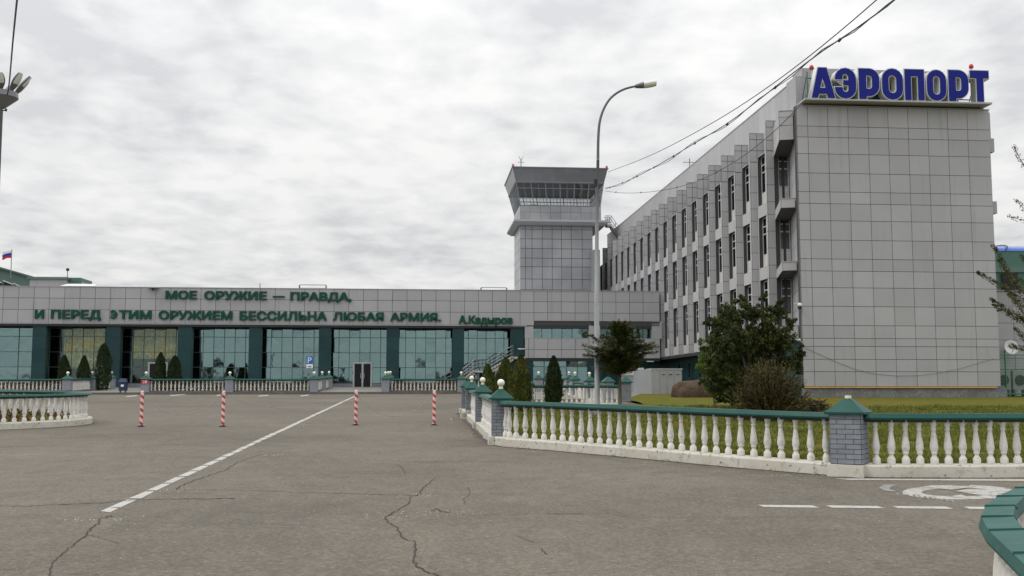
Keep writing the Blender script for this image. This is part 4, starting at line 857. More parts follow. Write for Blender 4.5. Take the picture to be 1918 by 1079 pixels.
# ================================================================ BALUSTRADES
BP=[(.062,0),(.066,.01),(.066,.095),(.055,.11),(.034,.15),(.034,.165),(.050,.18),(.050,.195),(.044,.205),(.062,.25),(.066,.29),(.060,.35),(.036,.52),(.031,.56),(.043,.575),(.043,.59),(.034,.60),(.040,.64),(.050,.67),(.053,.74)]
b_=MB(); b_.lathe(BP,(0,0,0),14); BAL=b_.mesh('baluster',M['white'],True)
b_=MB(); b_.lathe([BP[i] for i in (1,2,4,6,8,10,12,13,15,17,19)],(0,0,0),7); BALF=b_.mesh('baluster',M['white'],True)
def rise(p): return SL
RAIL=[(-.15,.945),(.15,.945),(.155,.975),(.11,1.045),(-.11,1.045),(-.155,.975)]
def balustrade(path,label,group,kerb=.2,kw=.22,near=True,spacing=.238,mt='green',n0=.16,rail=RAIL,z0=None,name='balustrade',kmat='kerb',sc=1):
    """path: world points of the centre line; children: kerb, rail, balusters"""
    z0=z0 or (lambda x,y:gz(y)); o=path[0].copy(); o.z=z0(o.x,o.y); t=thing(name,label,'balustrade',o,0,group)
    rel=[Vector((p.x-o.x,p.y-o.y,0)) for p in path]; zf=lambda x,y:z0(x+o.x,y+o.y)-o.z
    dz=kerb-.2; kerb*=sc; kw=kw*sc; rail=[(d*sc,z*sc) for d,z in rail]; dz*=sc
    m=MB(); sweep(m,rel,[(d,z+dz) for d,z in rail],zf); m.build('rail',M[mt],t)
    m=MB(); sweep(m,rel,[(d*sc,z*sc+dz) for d,z in ((-.05,.90),(.05,.90),(.05,.944),(-.05,.944))],zf); m.build('rail_gap_shade',M['joint'],t)  # dark strip painting the shaded gap under the rail
    if kw:
        m=MB(); sweep(m,rel,[(-kw,-.25),(kw,-.25),(kw,kerb-.02),(kw-.02,kerb),(-kw+.025,kerb),(-kw,kerb-.03)],zf); m.build('kerb',M[kmat],t)
    # balusters by arc length
    Ls=[0]
    for a,b in zip(rel[:-1],rel[1:]): Ls.append(Ls[-1]+(b-a).length)
    n=max(1,int((Ls[-1]-2*n0)/spacing)); k=0
    for i in range(n+1):
        s_=n0+(Ls[-1]-2*n0)*i/n
        while k<len(Ls)-2 and Ls[k+1]<s_: k+=1
        f_=(s_-Ls[k])/max(1e-6,Ls[k+1]-Ls[k]); p=rel[k].lerp(rel[k+1],f_)
        c=bpy.data.objects.new('baluster',BAL if near else BALF); COL.objects.link(c); c.parent=t
        c.location=(p.x,p.y,zf(p.x,p.y)+kerb-.004); c.rotation_euler=(R.uniform(-.018,.018),R.uniform(-.018,.018),R.uniform(0,6.28))
        if near: c.scale=(R.uniform(.96,1.05)*sc,)*2+(sc,)
    return t
def post(x,y,rz,label,group,w=.44,h=.86,kerb=.2,ball=True,brick=True,stub=False,z=None,capw=None,ch=.26,bm=1.0):
    """brick pier with pyramid cap and globe; origin on the kerb"""
    t=thing('balustrade_post',label,'post',(x,y,(gz(y) if z is None else z)+kerb),rz,group); a=w/2; m=MB()
    if brick:
        m.box(-a+.008,a-.008,-a+.008,a-.008,-.004,h,1); bh=.078; n=int(h/bh)
        for s_,(ox_,oy_,ex,ey,nx_,ny_) in enumerate(((-a+.008,-a+.008,1,0,0,-1),(a-.008,-a+.008,0,1,1,0),(a-.008,a-.008,-1,0,0,1),(-a+.008,a-.008,0,-1,-1,0))):
            W_=w-.016
            for k in range(n):
                z0=k*h/n; j=[0,W_*.5,W_] if (k+s_)%2 else [0,W_*.22,W_*.76,W_]
                panels(m,(ox_,oy_,0),(ex,ey),(nx_,ny_),j,[z0,z0+h/n],.010,.008,m=0)
        m.build('pier',[M['brick'],M['brickdark']],t)
    else: m.box(-a,a,-a,a,-.2,h); m.build('pier',M['brickfar'],t)
    c=(capw or w*1.32)/2; m=MB(); m.box(-c,c,-c,c,h+.001,h+.035); m.hexa([(-c,-c,h+.036),(c,-c,h+.036),(c,c,h+.036),(-c,c,h+.036),(-.05,-.05,h+ch),(.05,-.05,h+ch),(.05,.05,h+ch),(-.05,.05,h+ch)]); cp=m.build('cap',M['green'],t)
    if stub: m=MB(); m.lathe([(.06,h+ch-.01),(.05,h+ch+.04),(.052,h+ch+.05)],(0,0,0),10); m.build('globe_collar',M['ballbase'],t)
    elif ball:
        m=MB(); m.lathe([(.06,h+ch-.01),(.045,h+ch+.06)],(0,0,0),10); m.build('globe_collar',M['ballbase'],t)
        m=MB(); r=.086*bm; m.lathe([(r*math.sin(math.pi*(.12+.86*k/9)),h+ch+.05+r-r*math.cos(math.pi*(.12+.86*k/9))) for k in range(10)],(0,0,0),14); m.build('globe',M['ball'],t,smooth=True)
    return t
def ang(a,b): return math.atan2(b.y-a.y,b.x-a.x)
LG='lawn balustrade sections'; PG='posts of the lawn balustrade'
# index of corner post and big post along front_c
P1=Vector((*XY(1.96,25.75),0)); P0=at(1583,820,18.1); P0.z=0
ip0=min((i for i in range(len(front_c)) if front_c[i].x>1),key=lambda i:abs(F_PX*front_c[i].x/front_c[i].y*1.0+959-1580)); P0=front_c[ip0].copy()
def clip(path,a,b,da,db):
    o=[]
    for p in path:
        if (p-a).length>da and (p-b).length>db: o.append(p)
    return o
secA=clip(front_c[:ip0+1],P1,P0,.30,.26); secA[0]=P1+(secA[0]-P1).normalized()*.24
secB=[p for p in front_c[ip0:] if (p-P0).length>.27 and p.x<12.5]
secA.append(P0+(secA[-1]-P0).normalized()*.26); secB.insert(0,P0+(secB[0]-P0).normalized()*.27)
balustrade(secA,'long curved run of white balusters with green rail from corner post to big brick post',LG,spacing=.292)
balustrade(secB,'run of white balusters with green rail right of the big brick post',LG)
m=MB()
# kerb pieces carrying the posts
def kerbpiece(x,y,rz,w=.3,l=.3,h=.2,label=None): pass
dA=ang(secA[-2],secB[1])
post(P0.x,P0.y,dA,'big grey brick post with broken globe stub, between the two front baluster runs',PG,w=.53,h=.83,stub=True,capw=.66,ch=.27)
Q=[P1,Vector((*XY(1.93,32.7),0)),Vector((*XY(1.90,38.9),0)),Vector((*XY(1.92,43.4),0))]
post(Q[0].x,Q[0].y,PSI,'grey brick corner post with white globe where the lawn fence turns',PG,bm=1.05)
post(Q[1].x,Q[1].y,PSI,'second brick post with white globe, behind the corner post of the lawn fence',PG)
post(Q[2].x,Q[2].y,PSI,'third brick post from the corner of the lawn fence, with yellowish globe',PG)
post(Q[3].x,Q[3].y,PSI,'farthest brick post with green cap on the side run, no globe',PG,ball=False)
for i,lb in enumerate(('side balustrade between the corner post and the second post, seen end on','side balustrade between second and third post of the lawn fence','short side balustrade between third and farthest post of the side run')):
    a,b=Q[i],Q[i+1]; d=(b-a).normalized(); balustrade([a+d*.24,a.lerp(b,.5),b-d*.24],lb,LG,spacing=.235)
# kerb blocks below posts
kk=MB()
for c,w,rz in ((P0,.36,dA),(Q[0],.30,PSI),(Q[1],.24,PSI),(Q[2],.24,PSI),(Q[3],.26,PSI)):
    cs,sn=math.cos(rz),math.sin(rz); L_=.30
    pts=[(c.x+cs*a*L_-sn*b*w,c.y+sn*a*L_+cs*b*w) for a,b in ((-1,-1),(1,-1),(1,1),(-1,1))]; kk.prism(pts,lambda x,y:gz(y)-.2,lambda x,y:gz(y)+.196)
kk.prism([tuple(outer[4][:2]),(outer[4].x+.55,outer[4].y-.22),(P1.x+.5,P1.y+.1),(P1.x+.1,P1.y+.4),tuple(offset(side,-.0)[3][:2]),],lambda x,y:gz(y)-.2,lambda x,y:gz(y)+.192)
o=kk.build('kerb',M['kerb']); o['kind']='structure'
# broken concrete at the foot of the farthest posts
q=G(872,786); rb=thing('rubble','broken pale kerb pieces lying at the foot of the farthest side post','rubble',(q.x,q.y,q.z)); 
for k,(dx,dy,w,l,h,rz) in enumerate(((-.1,-.25,.75,.35,.07,.3),(.12,.15,.3,.3,.28,.9),(-.02,.05,.35,.25,.20,1.9),(.3,-.1,.4,.25,.12,.1))):
    m=MB(); cs,sn=math.cos(rz),math.sin(rz); pt=[(dx+cs*a*w/2-sn*b*l/2+R.uniform(-.05,.05),dy+sn*a*w/2+cs*b*l/2+R.uniform(-.05,.05)) for a,b in ((-1,-1),(0,-1.15),(1,-1),(1.1,0),(1,1),(-.1,.9),(-1,1))]; m.prism(pt,-.02,lambda x,y,h=h:h*(.75+.5*math.sin(x*9+y*7)**2)); m.build('chunk',M['rubble'],rb)
q=G(926,822); rb2=thing('rubble','small pale chip of kerb lying by the side run near the corner post','rubble',(q.x-.1,q.y,q.z)); m=MB(); m.prism([(-.15,-.08),(.1,-.12),(.2,.02),(.05,.12),(-.1,.08)],-.01,.06); m.build('chunk',M['rubble'],rb2)
# rear edge of the lawn
RP=[at(989,720,50.5),at(1139,720,52.5),at(1172,720,50.5)]
for p in RP: p.z=0
z50=lambda x,y: gz(y)+.06
post(RP[2].x,RP[2].y,.05,'brick end post without globe at the rear of the lawn, behind the flat topped conifer',PG,w=.46,h=.88,kerb=.26,ball=False,ch=.28)
post(RP[0].x,RP[0].y,.05,'rear lawn post with globe half hidden behind the tall thujas',PG,w=.44,kerb=.2)
d=(RP[2]-RP[0]).normalized(); balustrade([RP[0]+d*.24,RP[0].lerp(RP[2],.5),RP[2]-d*.25],'rear lawn balustrade with flaking balusters behind the lamp post',LG,kerb=.2,near=False,spacing=.225)
WG='posts along the walkway behind the lawn'
W4=[(1139,53.5,'walkway post without globe just right of the lamp post'),(1104,57.5,'walkway post with globe just left of the lamp post'),(1077,64,'walkway post with globe, second left of the lamp post'),(1066,71,'walkway post with globe, third left of the lamp post')]
WP=[]
for i,(x,Y,lb) in enumerate(W4):
    p=at(x,710,Y); WP.append(Vector((p.x,p.y,0))); post(p.x,p.y,.2,lb,WG,w=.46,h=.88,kerb=.24,ball=i>0,brick=False,ch=.28)
for i,lb in enumerate(('walkway balustrade seen end on, behind the lamp post','walkway balustrade between first and second globe posts left of the lamp post','farthest walkway balustrade, next to the lower terminal windows')):
    a,b=WP[i],WP[i+1]; d=(b-a).normalized(); balustrade([a+d*.24,a.lerp(b,.5),b-d*.24],lb,'walkway balustrade sections',kerb=.22,near=False,spacing=.21)
# ------------------------------------------------ far balustrades in front of the terminal
vF=77.35; FG='balustrades along the far pavement'; FPG='posts of the far balustrades'
def fu(x): return Fv(x,730,vF)[0]
def fp(u,v): return Vector((*XY(u,v),0))
zP=lambda x,y: gz(y)+.14
def fpost(x,v,lab,num=None,ball=True,w=.56,bk=False):
    u=Fv(x,730,v)[0]; X_,Y_=XY(u,v); t=post(X_,Y_,PSI,lab,FPG,w=w,h=.90,kerb=.14,brick=bk,ball=ball,capw=w*1.3,ch=.30,bm=1.25); return t,u
def fsec(x0,x1,lab,v=vF,v1=None):
    v1=v1 or v; a=fp(Fv(x0,730,v)[0],v); b=fp(Fv(x1,730,v1)[0],v1); return balustrade([a,a.lerp(b,.5),b],lab,FG,kerb=.10,kw=.16,near=False,spacing=.262,z0=zP,n0=.12,kmat='kerbgrey')
t,_=fpost(126,vF,'far post with globe in front of the leftmost thujas')
fpost(172,84,'small far post between two white panel runs, between the left thujas'); fpost(208,91,'far post at the pavement entrance, left of the blue bin')
t28,u28=fpost(273,vF,'far post with the red number 28 plate beside the blue bin'); fpost(430,vF,'far post with globe behind the second striped bollard')
fpost(588,vF,'far post with globe right of the parking sign'); fpost(603,85,'second post behind the one right of the parking sign'); fpost(616,91,'third post in the row right of the parking sign')
fpost(722,vF,'far post with globe right of the entrance door'); fpost(727,85,'post hidden close behind the one right of the entrance door'); fpost(731,91,'third post in the row right of the entrance door')
fpost(864,vF,'far post with globe in front of the staircase')
fsec(-60,116,'far white balustrade at the left edge, left of the thujas'); fsec(280,420,'far white balustrade between the number plate post and the second bollard'); fsec(438,580,'far white balustrade left of the parking sign')
fsec(731,856,'far white balustrade right of the entrance door')
fsec(134,168,'end on balustrade panel left of the small post near the thujas',78.4,83.5); fsec(178,205,'end on balustrade panel right of the small post near the thujas',84.7,90.4)
fsec(595,602,'end on balustrade behind the post right of the parking sign',78.5,84.5); fsec(608,614,'deeper end on balustrade right of the parking sign',85.5,90.5)
fsec(724.5,727,'end on balustrade behind the post right of the door',78.5,84.5); fsec(872,985,'far balustrade behind the left thujas of the lawn, below the staircase')
t,_=fpost(1009,vF,'far post with globe between the tall thujas and the single thuja'); fsec(1017,1060,'far balustrade seen between the single thuja and the walkway posts')
# number plate 28
pl=thing('number_plate','small red plate with white number 28 on the far post beside the blue bin','plate',(*XY(u28,vF-.30),gz(77)+.14+.70),PSI); m=MB(); m.box(-.27,.27,-.02,.014,-.13,.13); m.build('plate',M['red'],pl)
me=textmesh('28'); xs_=[q.co.x for q in me.vertices]; ys_=[q.co.y for q in me.vertices]
for q in me.vertices: c=q.co.copy(); q.co=((c.x-sum((min(xs_),max(xs_)))/2)*.32,-.022-.01*(c.z+.5),(c.y-(min(ys_)+max(ys_))/2)*.28)
me.materials.clear(); me.materials.append(M['pwhite']); o=bpy.data.objects.new('digits',me); COL.objects.link(o); o.parent=pl
# ------------------------------------------------ round flower bed at the left
def ring(cx_,cy_,rx,ry,a0,a1,n): return [Vector((cx_+rx*math.cos(math.radians(a0+(a1-a0)*k/n)),cy_+ry*math.sin(math.radians(a0+(a1-a0)*k/n)),0)) for k in range(n+1)]
RC_=(-20.35,34.6); rr_=(6.6,4.6)
balustrade(ring(*RC_,rr_[0]-.2,rr_[1]-.2,-120,40,48),'front and right side of the round white flower bed balustrade at the left edge',None,spacing=.30,mt='green',name='round_balustrade',rail=[(-.17,.935),(.17,.935),(.18,.965),(.13,1.02),(-.13,1.02),(-.18,.965)])
balustrade(ring(*RC_,rr_[0]-.2,rr_[1]-.2,40.5,130,30),'rear side of the round white flower bed balustrade at the left edge',None,spacing=.30,name='round_balustrade')
m=MB(); pts=ring(*RC_,rr_[0]-.35,rr_[1]-.35,0,352,44); m.face([(p.x,p.y,gz(p.y)+.19) for p in pts]); o=m.build('flower_bed_soil',M['lawn']); o['kind']='structure'
# ------------------------------------------------ near island at the lower right corner
def Rl(x,y,h=.80): return G(x,y,h)
cpx=[(2120,1190),(2010,1100),(1935,1036),(1885,993),(1868,968),(1873,948),(1893,930),(1925,914),(1975,899),(2050,886)]
cen=[Vector((*Rl(x,y)[:2],0)) for x,y in cpx]
balustrade(cen,'green railed white balustrade island close up in the lower right corner',None,spacing=.20,mt='greenL',name='round_balustrade',sc=.77,rail=[(-.15,.93),(.15,.93),(.155,.955),(.13,1.03),(-.13,1.05),(-.155,.955)])
for k in range(1,len(cen)-1):
    a=(cen[k]-cen[k-1]).normalized(); b=(cen[k+1]-cen[k]).normalized(); n=Vector((-(a+b).y,(a+b).x,0)).normalized(); t_=Vector((n.y,-n.x,0)); o=[q for q in bpy.data.objects if q.name.startswith('round_balustrade')][-1]
    m=MB(); c=cen[k]-Vector((o.location.x,o.location.y,0)); zk=gz(cen[k].y)-o.location.z; P=lambda d,w,z:(c.x+n.x*d+t_.x*w,c.y+n.y*d+t_.y*w,z*.77+zk)
    m.hexa([P(-.125,-.012,1.02),P(.105,-.012,1.02),P(.105,.012,1.02),P(-.125,.012,1.02),P(-.10,-.010,1.062),P(.10,-.010,1.047),P(.10,.010,1.047),P(-.10,.010,1.062)]); m.build('rail_seam',M['greenL'],o)

# ================================================================ BOLLARDS AND CHAINS
def bollard_mesh():
    m=MB(); n=20; H_=1.08; r=.052; rows=72
    for k in range(rows):
        for q in range(n):
            a0,a1=2*math.pi*q/n,2*math.pi*(q+1)/n; z0,z1=H_*k/rows,H_*(k+1)/rows
            w=((z0/.205)+q/n*1.0)%1.0
            m.face([(r*math.cos(a0),r*math.sin(a0),z0),(r*math.cos(a1),r*math.sin(a1),z0),(r*math.cos(a1),r*math.sin(a1),z1),(r*math.cos(a0),r*math.sin(a0),z1)],0 if w<.5 else 1)
    m.lathe([(r,H_),(r*.8,H_+.03),(.01,H_+.04)],(0,0,0),n,1); return m.mesh('tube',[M['red'],M['bwhite']])
BM=bollard_mesh(); bb=MB(); bb.lathe([(.13,0),(.13,.012),(.07,.02),(.065,.05)],(0,0,0),14); BB=bb.mesh('base',M['black']); hk=MB(); hk.tube([(-.09,0,1.03),(-.09,0,.99),(0,0,.985),(.09,0,.99),(.09,0,1.03)],.012,5); HK=hk.mesh('chain_hook',M['steel'])
bpos=[]
for (x,y),lb,tilt in (((264,799.5),'leftmost red and white striped bollard, in front of the blue bin',.012),((417,799.5),'second striped bollard from the left, below the far baluster post',.010),((666,796.5),'third striped bollard, in front of the entrance door, beside the dashed line',.012),((813,796.5),'rightmost striped bollard, nearest the lawn balustrade',.004)):
    p=G(x,y); t=thing('bollard',lb,'bollard',p,PSI,'striped bollards joined by chains'); t.rotation_euler=(0,tilt,PSI); bpos.append(p)
    for d,nm in ((BM,'tube'),(BB,'base'),(HK,'chain_hook')):
        c=bpy.data.objects.new(nm,d); COL.objects.link(c); c.parent=t
for i,(sag,lb) in enumerate(((.62,'sagging grey chain between the first and second striped bollards'),(.45,'sagging grey chain between the second and third striped bollards'),(.72,'sagging grey chain between the third and fourth striped bollards'))):
    a,b=bpos[i],bpos[i+1]; t=thing('chain',lb,'chain',a,0,'chains between the bollards'); m=MB(); P=[]
    for k in range(31): s_=k/30; p=a.lerp(b,s_)-a; P.append((p.x,p.y,p.z+1.0-sag*(1-(2*s_-1)**2)))
    for k in range(30):
        m.tube([P[k],P[k+1]],.007 if k%2 else .010,4)
    m.build('links',M['chain'],t)
# ================================================================ LAMP POST
p=G(1119,785); LP=thing('street_lamp','tall grey street lamp with one curved arm, standing in the lawn','street lamp',p,0)
Y0=p.y
def lz(x,y): q=at(x,y,Y0); return (q.x-p.x,0,q.z-p.z)
m=MB(); m.tube([(0,0,-.2),(0,0,4.2),(lz(1119,560)[0]*.5,0,4.21)],[.098,.09,.082],14); a_=lz(1118,420); b2=lz(1120,300); m.tube([(0,0,4.2),(a_[0],0,a_[2]),(b2[0],0,b2[2])],[.084,.068,.055],12); m.build('pole',M['pole'],LP,smooth=True)
m=MB(); arm=[lz(1120,300),lz(1120.5,262),lz(1123,230),lz(1130,206),lz(1141,187),lz(1155,174.5),lz(1172,166),lz(1193,161)]; 
arm=[Vector(q) for q in arm]; m.tube(smooth_path(arm,.12),[.055-.016*k/ (len(smooth_path(arm,.12))-1) for k in range(len(smooth_path(arm,.12)))],10); m.build('arm',M['polegreen'],LP,smooth=True)
h0=Vector(lz(1190,161.5)); h1=Vector(lz(1229,155)); ax=(h1-h0); Lh=ax.length; ax.normalize(); hd=MB()
for k in range(10):
    t0_=k/10; t1_=(k+1)/10
    def prof(t): return .05+.105*math.sin(math.pi*min(1,max(0,(t-.0)*.62+.08)))
    r0_,r1_=prof(t0_),prof(t1_)
    for q in range(12):
        a0,a1=2*math.pi*q/12,2*math.pi*(q+1)/12
        def P_(t,r,a): c=h0+ax*(Lh*t); return (c.x,c.y+r*1.1*math.cos(a),c.z+r*(.8 if math.sin(a)>0 else .95)*math.sin(a))
        top=math.sin((a0+a1)/2)>.35; hd.face([P_(t0_,r0_,a0),P_(t1_,r1_,a0),P_(t1_,r1_,a1),P_(t0_,r0_,a1)],0 if (t0_<.38) else (1 if top else 2))
hd.face([P_(1,prof(1)*.999,2*math.pi*q/12) for q in range(12)],1)
hd.build('lamp_head',[M['lampgrey'],M['frameW'],M['lampglass']],LP,smooth=True)
m=MB(); bz=lz(1119,344)[2]; m.tube([(-.02,-.07,bz-.12),(-.02,-.07,bz+.15)],.05,8); m.tube([(.10,-.02,bz-.3),(.10,-.02,bz)],.03,6); m.build('cable_bracket',M['black'],LP)
m=MB(); m.lathe([(.16,0),(.15,.25),(.12,.28)],(0,0,.13),14); m.build('base_collar',M['pole'],LP)
# ================================================================ FLOODLIGHT MAST (left edge)
YM=50; pm=at(-2.5,300,YM); MM=thing('floodlight_mast','tall mast with a ring of tilted floodlights cut by the left edge','floodlight mast',(pm.x,pm.y,gz(YM)),0)
def mz(x,y,dy=0): q=at(x,y,YM+dy); return Vector((q.x-pm.x,dy,q.z-gz(YM)))
m=MB(); zt=mz(1,205).z; m.tube([(0,0,-.2),(0,0,zt)],[.16,.09],12); m.build('pole',M['pole'],MM,smooth=True)
m=MB(); z1_=mz(1,203).z; z2_=mz(1,183).z; z3_=mz(1,173).z; m.lathe([(.16,z1_),(.75,z2_),(.72,z3_),(.2,z3_+.05)],(0,0,0),20); m.build('crown',M['cabroof'],MM)
m=MB(); m.tube([(0,0,mz(0,206).z-.02),(.22,0,mz(0,206).z-.02)],.03,6); m.lathe([(.05,-.06),(.05,.06)],(.24,0,mz(0,206).z),8); m.build('bracket',M['black'],MM)
for ang_,tl in ((-70,.75),(-25,.9),(10,.95),(50,.9),(95,.7),(140,.8),(185,.9),(230,.85)):
    a=math.radians(ang_); d=Vector((math.cos(a)*.62,math.sin(a)*.62,.78)).normalized(); s0=Vector((math.cos(a)*.6,math.sin(a)*.6,z3_)); m=MB(); up_=Vector((-math.cos(a)*.78,-math.sin(a)*.78,.62)); sd=d.cross(up_)
    for k in range(9):
        t0_,t1_=k/9,(k+1)/9; f=lambda t:.05+.14*math.sin(math.pi*(.06+.80*t))
        for q in range(10):
            a0,a1=2*math.pi*q/10,2*math.pi*(q+1)/10; P_=lambda t,a_: s0+d*(1.0*t*tl/.9)+sd*(f(t)*1.15*math.cos(a_))+up_*(f(t)*.6*math.sin(a_))
            m.face([P_(t0_,a0),P_(t1_,a0),P_(t1_,a1),P_(t0_,a1)],1 if (math.sin((a0+a1)/2)<-.8 and t0_>.4) else 0)
    m.face([P_(1,2*math.pi*q/10) for q in range(10)],0); m.face([P_(0,2*math.pi*q/10) for q in range(10)],0)
    m.build('floodlight',[M['lampgrey'],M['lampglass']],MM,smooth=True)
def wire(name,label,pts,r,group=None,knots=0):
    """pts: (px,py,Y) ordered along the wire"""
    P=[at(x,y,Y) for x,y,Y in pts]; sm=smooth_path(P,2.0) if len(P)>2 else P; o=P[0]; t=thing(name,label,'cable',o,0,group); m=MB(); m.tube([p-o for p in sm],r,5); m.build('strand',M['wire'],t); 
    if knots:
        for k in range(knots): i=int((k+.7)*len(sm)/(knots+1)); q=sm[i]-o; m=MB(); m.tube([q-Vector((0,0,r*1.5)),q+Vector((.12,0,.08))],r*2.2,5); m.build('tie',M['wire'],t)
    return sm
def Yl(x,x0,Y0_,x1,Y1_): t=(x-x0)/(x1-x0); return 1/((1/Y0_)*(1-t)+(1/Y1_)*t)
f1=lambda x:Yl(x,1139,122.5,1850,34)
wire('overhead_cable','upper smooth overhead cable from the tower roof to the top right',[(x,y,f1(x)) for x,y in ((1139,322),(1190,303),(1240,281),(1300,249.5),(1360,215),(1420,176),(1480,133),(1540,86),(1600,36),(1645,-3),(1760,-110),(1850,-205))],.027,'cables strung from the tower')
wire('overhead_cable','lower twisted overhead cable passing the red lamp of the sign',[(x,y,f1(x)) for x,y in ((1134,354),(1165,343),(1200,327),(1250,299),(1300,269),(1360,233),(1420,188),(1480,141),(1540,96),(1600,56),(1660,13),(1720,-38),(1850,-160))],.032,'cables strung from the tower',9)
wire('overhead_cable','thin companion strand twisted around the lower overhead cable',[(x,y,f1(x)+.3) for x,y in ((1134,352),(1165,346),(1200,324),(1250,303),(1300,266),(1360,237),(1420,186),(1480,146),(1540,93),(1600,60),(1660,10),(1720,-35),(1850,-158))],.022,'cables strung from the tower')
wire('overhead_cable','sagging cable from the tower across the sawtooth facade to the roof corner',[(x,y,Yl(x,1134,122,1497,60.8)) for x,y in ((1134,358),(1160,361),(1190,361.5),(1230,358),(1280,348),(1340,324),(1400,287),(1450,246),(1480,217),(1497,199))],.022,'cables strung from the tower',4)
wire('overhead_cable','single cable rising steeply from the floodlight mast at the left edge',[(14,178,49.6),(18,150,46),(24,80,38),(32,0,31),(42,-90,25)],.032)
# ================================================================ SMALL THINGS
# blue bin
p=G(252,737); u_,v_=uvof(p); X_,Y_=XY(u_,77.3); t=thing('litter_bin','small dark blue litter bin left of the red number plate','bin',(X_,Y_,gz(Y_)+.14),PSI)
m=MB(); m.prism([(-.24,-.2),(.24,-.2),(.26,.2),(-.26,.2)],.12,.72); m.build('body',M['bin'],t); m=MB(); m.hexa([(-.28,-.24,.721),(.28,-.24,.721),(.28,.24,.721),(-.28,.24,.721),(-.2,-.12,.98),(.2,-.12,.98),(.2,.15,.98),(-.2,.15,.98)]); m.build('lid',M['bin'],t); m=MB(); m.box(-.2,-.15,-.15,.15,0,.12); m.box(.15,.2,-.15,.15,0,.12); m.build('foot',M['steel'],t); m=MB(); m.box(-.1,.1,-.215,-.202,.40,.55); m.build('sticker',M['pwhite'],t)
# parking sign
X_,Y_=XY(Fv(579,730,78.2)[0],78.2); t=thing('parking_sign','blue P parking sign with white plate on a thin post, in front of the glass','road sign',(X_,Y_,gz(Y_)+.14),PSI); zz=at(581,668,Y_).z-gz(Y_)-.14; z2=at(581,682,Y_).z-gz(Y_)-.14; z3=at(581,689.5,Y_).z-gz(Y_)-.14
m=MB(); m.tube([(0,0,-.05),(0,0,zz-.02)],.035,8); m.build('post',M['pole'],t); m=MB(); m.box(-.22,.24,-.07,-.04,z2+.01,zz+.02); pb=m.build('plate',M['pblue'],t); m=MB(); m.box(-.22,.24,-.07,-.04,z3,z2-.01); m.build('lower_plate',M['pwhite'],t)
m=MB(); m.box(-.12,.14,-.078,-.0705,z3+.07,z3+.14); m.build('pictogram',M['lampgrey'],t)
me=textmesh('P'); xs_=[q.co.x for q in me.vertices]; ys_=[q.co.y for q in me.vertices]
for q in me.vertices: c=q.co.copy(); q.co=((c.x-(min(xs_)+max(xs_))/2)*.62+.01,-.072-.01*(c.z+.5),(c.y-(min(ys_)+max(ys_))/2)*.6+(zz+z2)/2+.01)
me.materials.clear(); me.materials.append(M['pwhite']); o=bpy.data.objects.new('letter',me); COL.objects.link(o); o.parent=t
# utility cabinets on the lawn edge
def box_thing(name,label,cat,x0,x1,y0,y1,Y,mt,depth,parts=None):
    a=at(x0,y1,Y); b=at(x1,y1,Y); top=at(x0,y0,Y).z-a.z; w=(b-a).length; t=thing(name,label,cat,a,PSI); m=MB(); m.box(0,w,0,depth,-.3,top); m.build('body',M[mt],t); return t,w,top
t,w,h=box_thing('utility_cabinet','wide light grey metal utility cabinet behind the brown boulder','cabinet',1221,1279,692,741,71,'cab',1.6)
m=MB(); m.box(-.04,w+.04,-.05,1.65,h+.002,h+.06); m.build('roof',M['frame'],t)
for k in range(4):
    m=MB(); a=.06+k*(w-.12)/4; m.box(a+.02,a+(w-.12)/4-.02,-.035,-.001,.1,h-.06); d_=m.build('door',M['cab'],t); m=MB(); 
    if k: m.box(a+.13,a+(w-.12)/4-.13,-.055,-.036,h-.36,h-.31); off(m,0,0); m.build('vent',M['joint'],d_)
m=MB(); m.hexa([(-.9,.5,-.3),(-.002,0,-.3),(-.002,1.6,-.3),(-.9,1.6,-.3),(-.9,.5,h),(-.002,0,h),(-.002,1.6,h),(-.9,1.6,h)]); m.build('side_panel',M['tower'],t)
t,w,h=box_thing('gas_box','grey low box with pale patterned panel between conifer and cabinets','cabinet',1165,1194,703,735,79,'panel',1.2)
m=MB(); m.box(-.3,w+.5,-.1,.3,h+.002,h+.55); m.build('mottled_panel',M['white'],t); m=MB(); m.box(w+.1,w+.5,.3,1,-.3,h-.1); m.build('side_pipe',M['joint'],t)
# strip lamps on walls
for x,y,v,lb in ((977,653.5,vT-.5,'white strip lamp on the teal corner column of the terminal'),(1218,677,vT-.3,'white strip lamp near the corner where terminal and office meet')):
    u_,z_=Fv(x,y,v); q=FT('wall_lamp',lb,'lamp',u_,v,z_); m=MB(); m.box(u_-.35,u_+.3,v-.15,v+.05,z_-.04,z_+.04); q.b(m,'lamp_head',M['frameW']); m=MB(); m.tube([(u_+.2,v,z_),(u_+.2,vT+.17,z_-.05)],.025,5); q.b(m,'arm',M['steel'])
# staircase
vS1=vT-1.9; SG2=FT('outdoor_staircase','pale outdoor staircase with landing and metal handrails climbing to the right','staircase',Fv(868,712,vS1)[0],vS1,base)
def sp3(x,y): u,z=Fv(x,y,vS1); return u,z
def flight(x0,y0,x1,y1,n):
    m=MB(); (ua,za),(ub,zb)=sp3(x0,y0),sp3(x1,y1)
    for k in range(n):
        u0_=ua+(ub-ua)*k/n; u1_=ua+(ub-ua)*(k+1)/n; z=za+(zb-za)*(k+1)/n; m.box(u0_-.06,u1_,vS1,vS1+1.5,z-.12,z)
    m.hexa([(ua,vS1+.1,za-.35),(ub,vS1+.1,zb-.35),(ub,vS1+1.4,zb-.35),(ua,vS1+1.4,za-.35),(ua,vS1+.1,za-.13),(ub,vS1+.1,zb-.13),(ub,vS1+1.4,zb-.13),(ua,vS1+1.4,za-.13)]); SG2.b(m,'flight',M['stair'])
flight(868,711,890,694,6); flight(919,692,962,668,9)
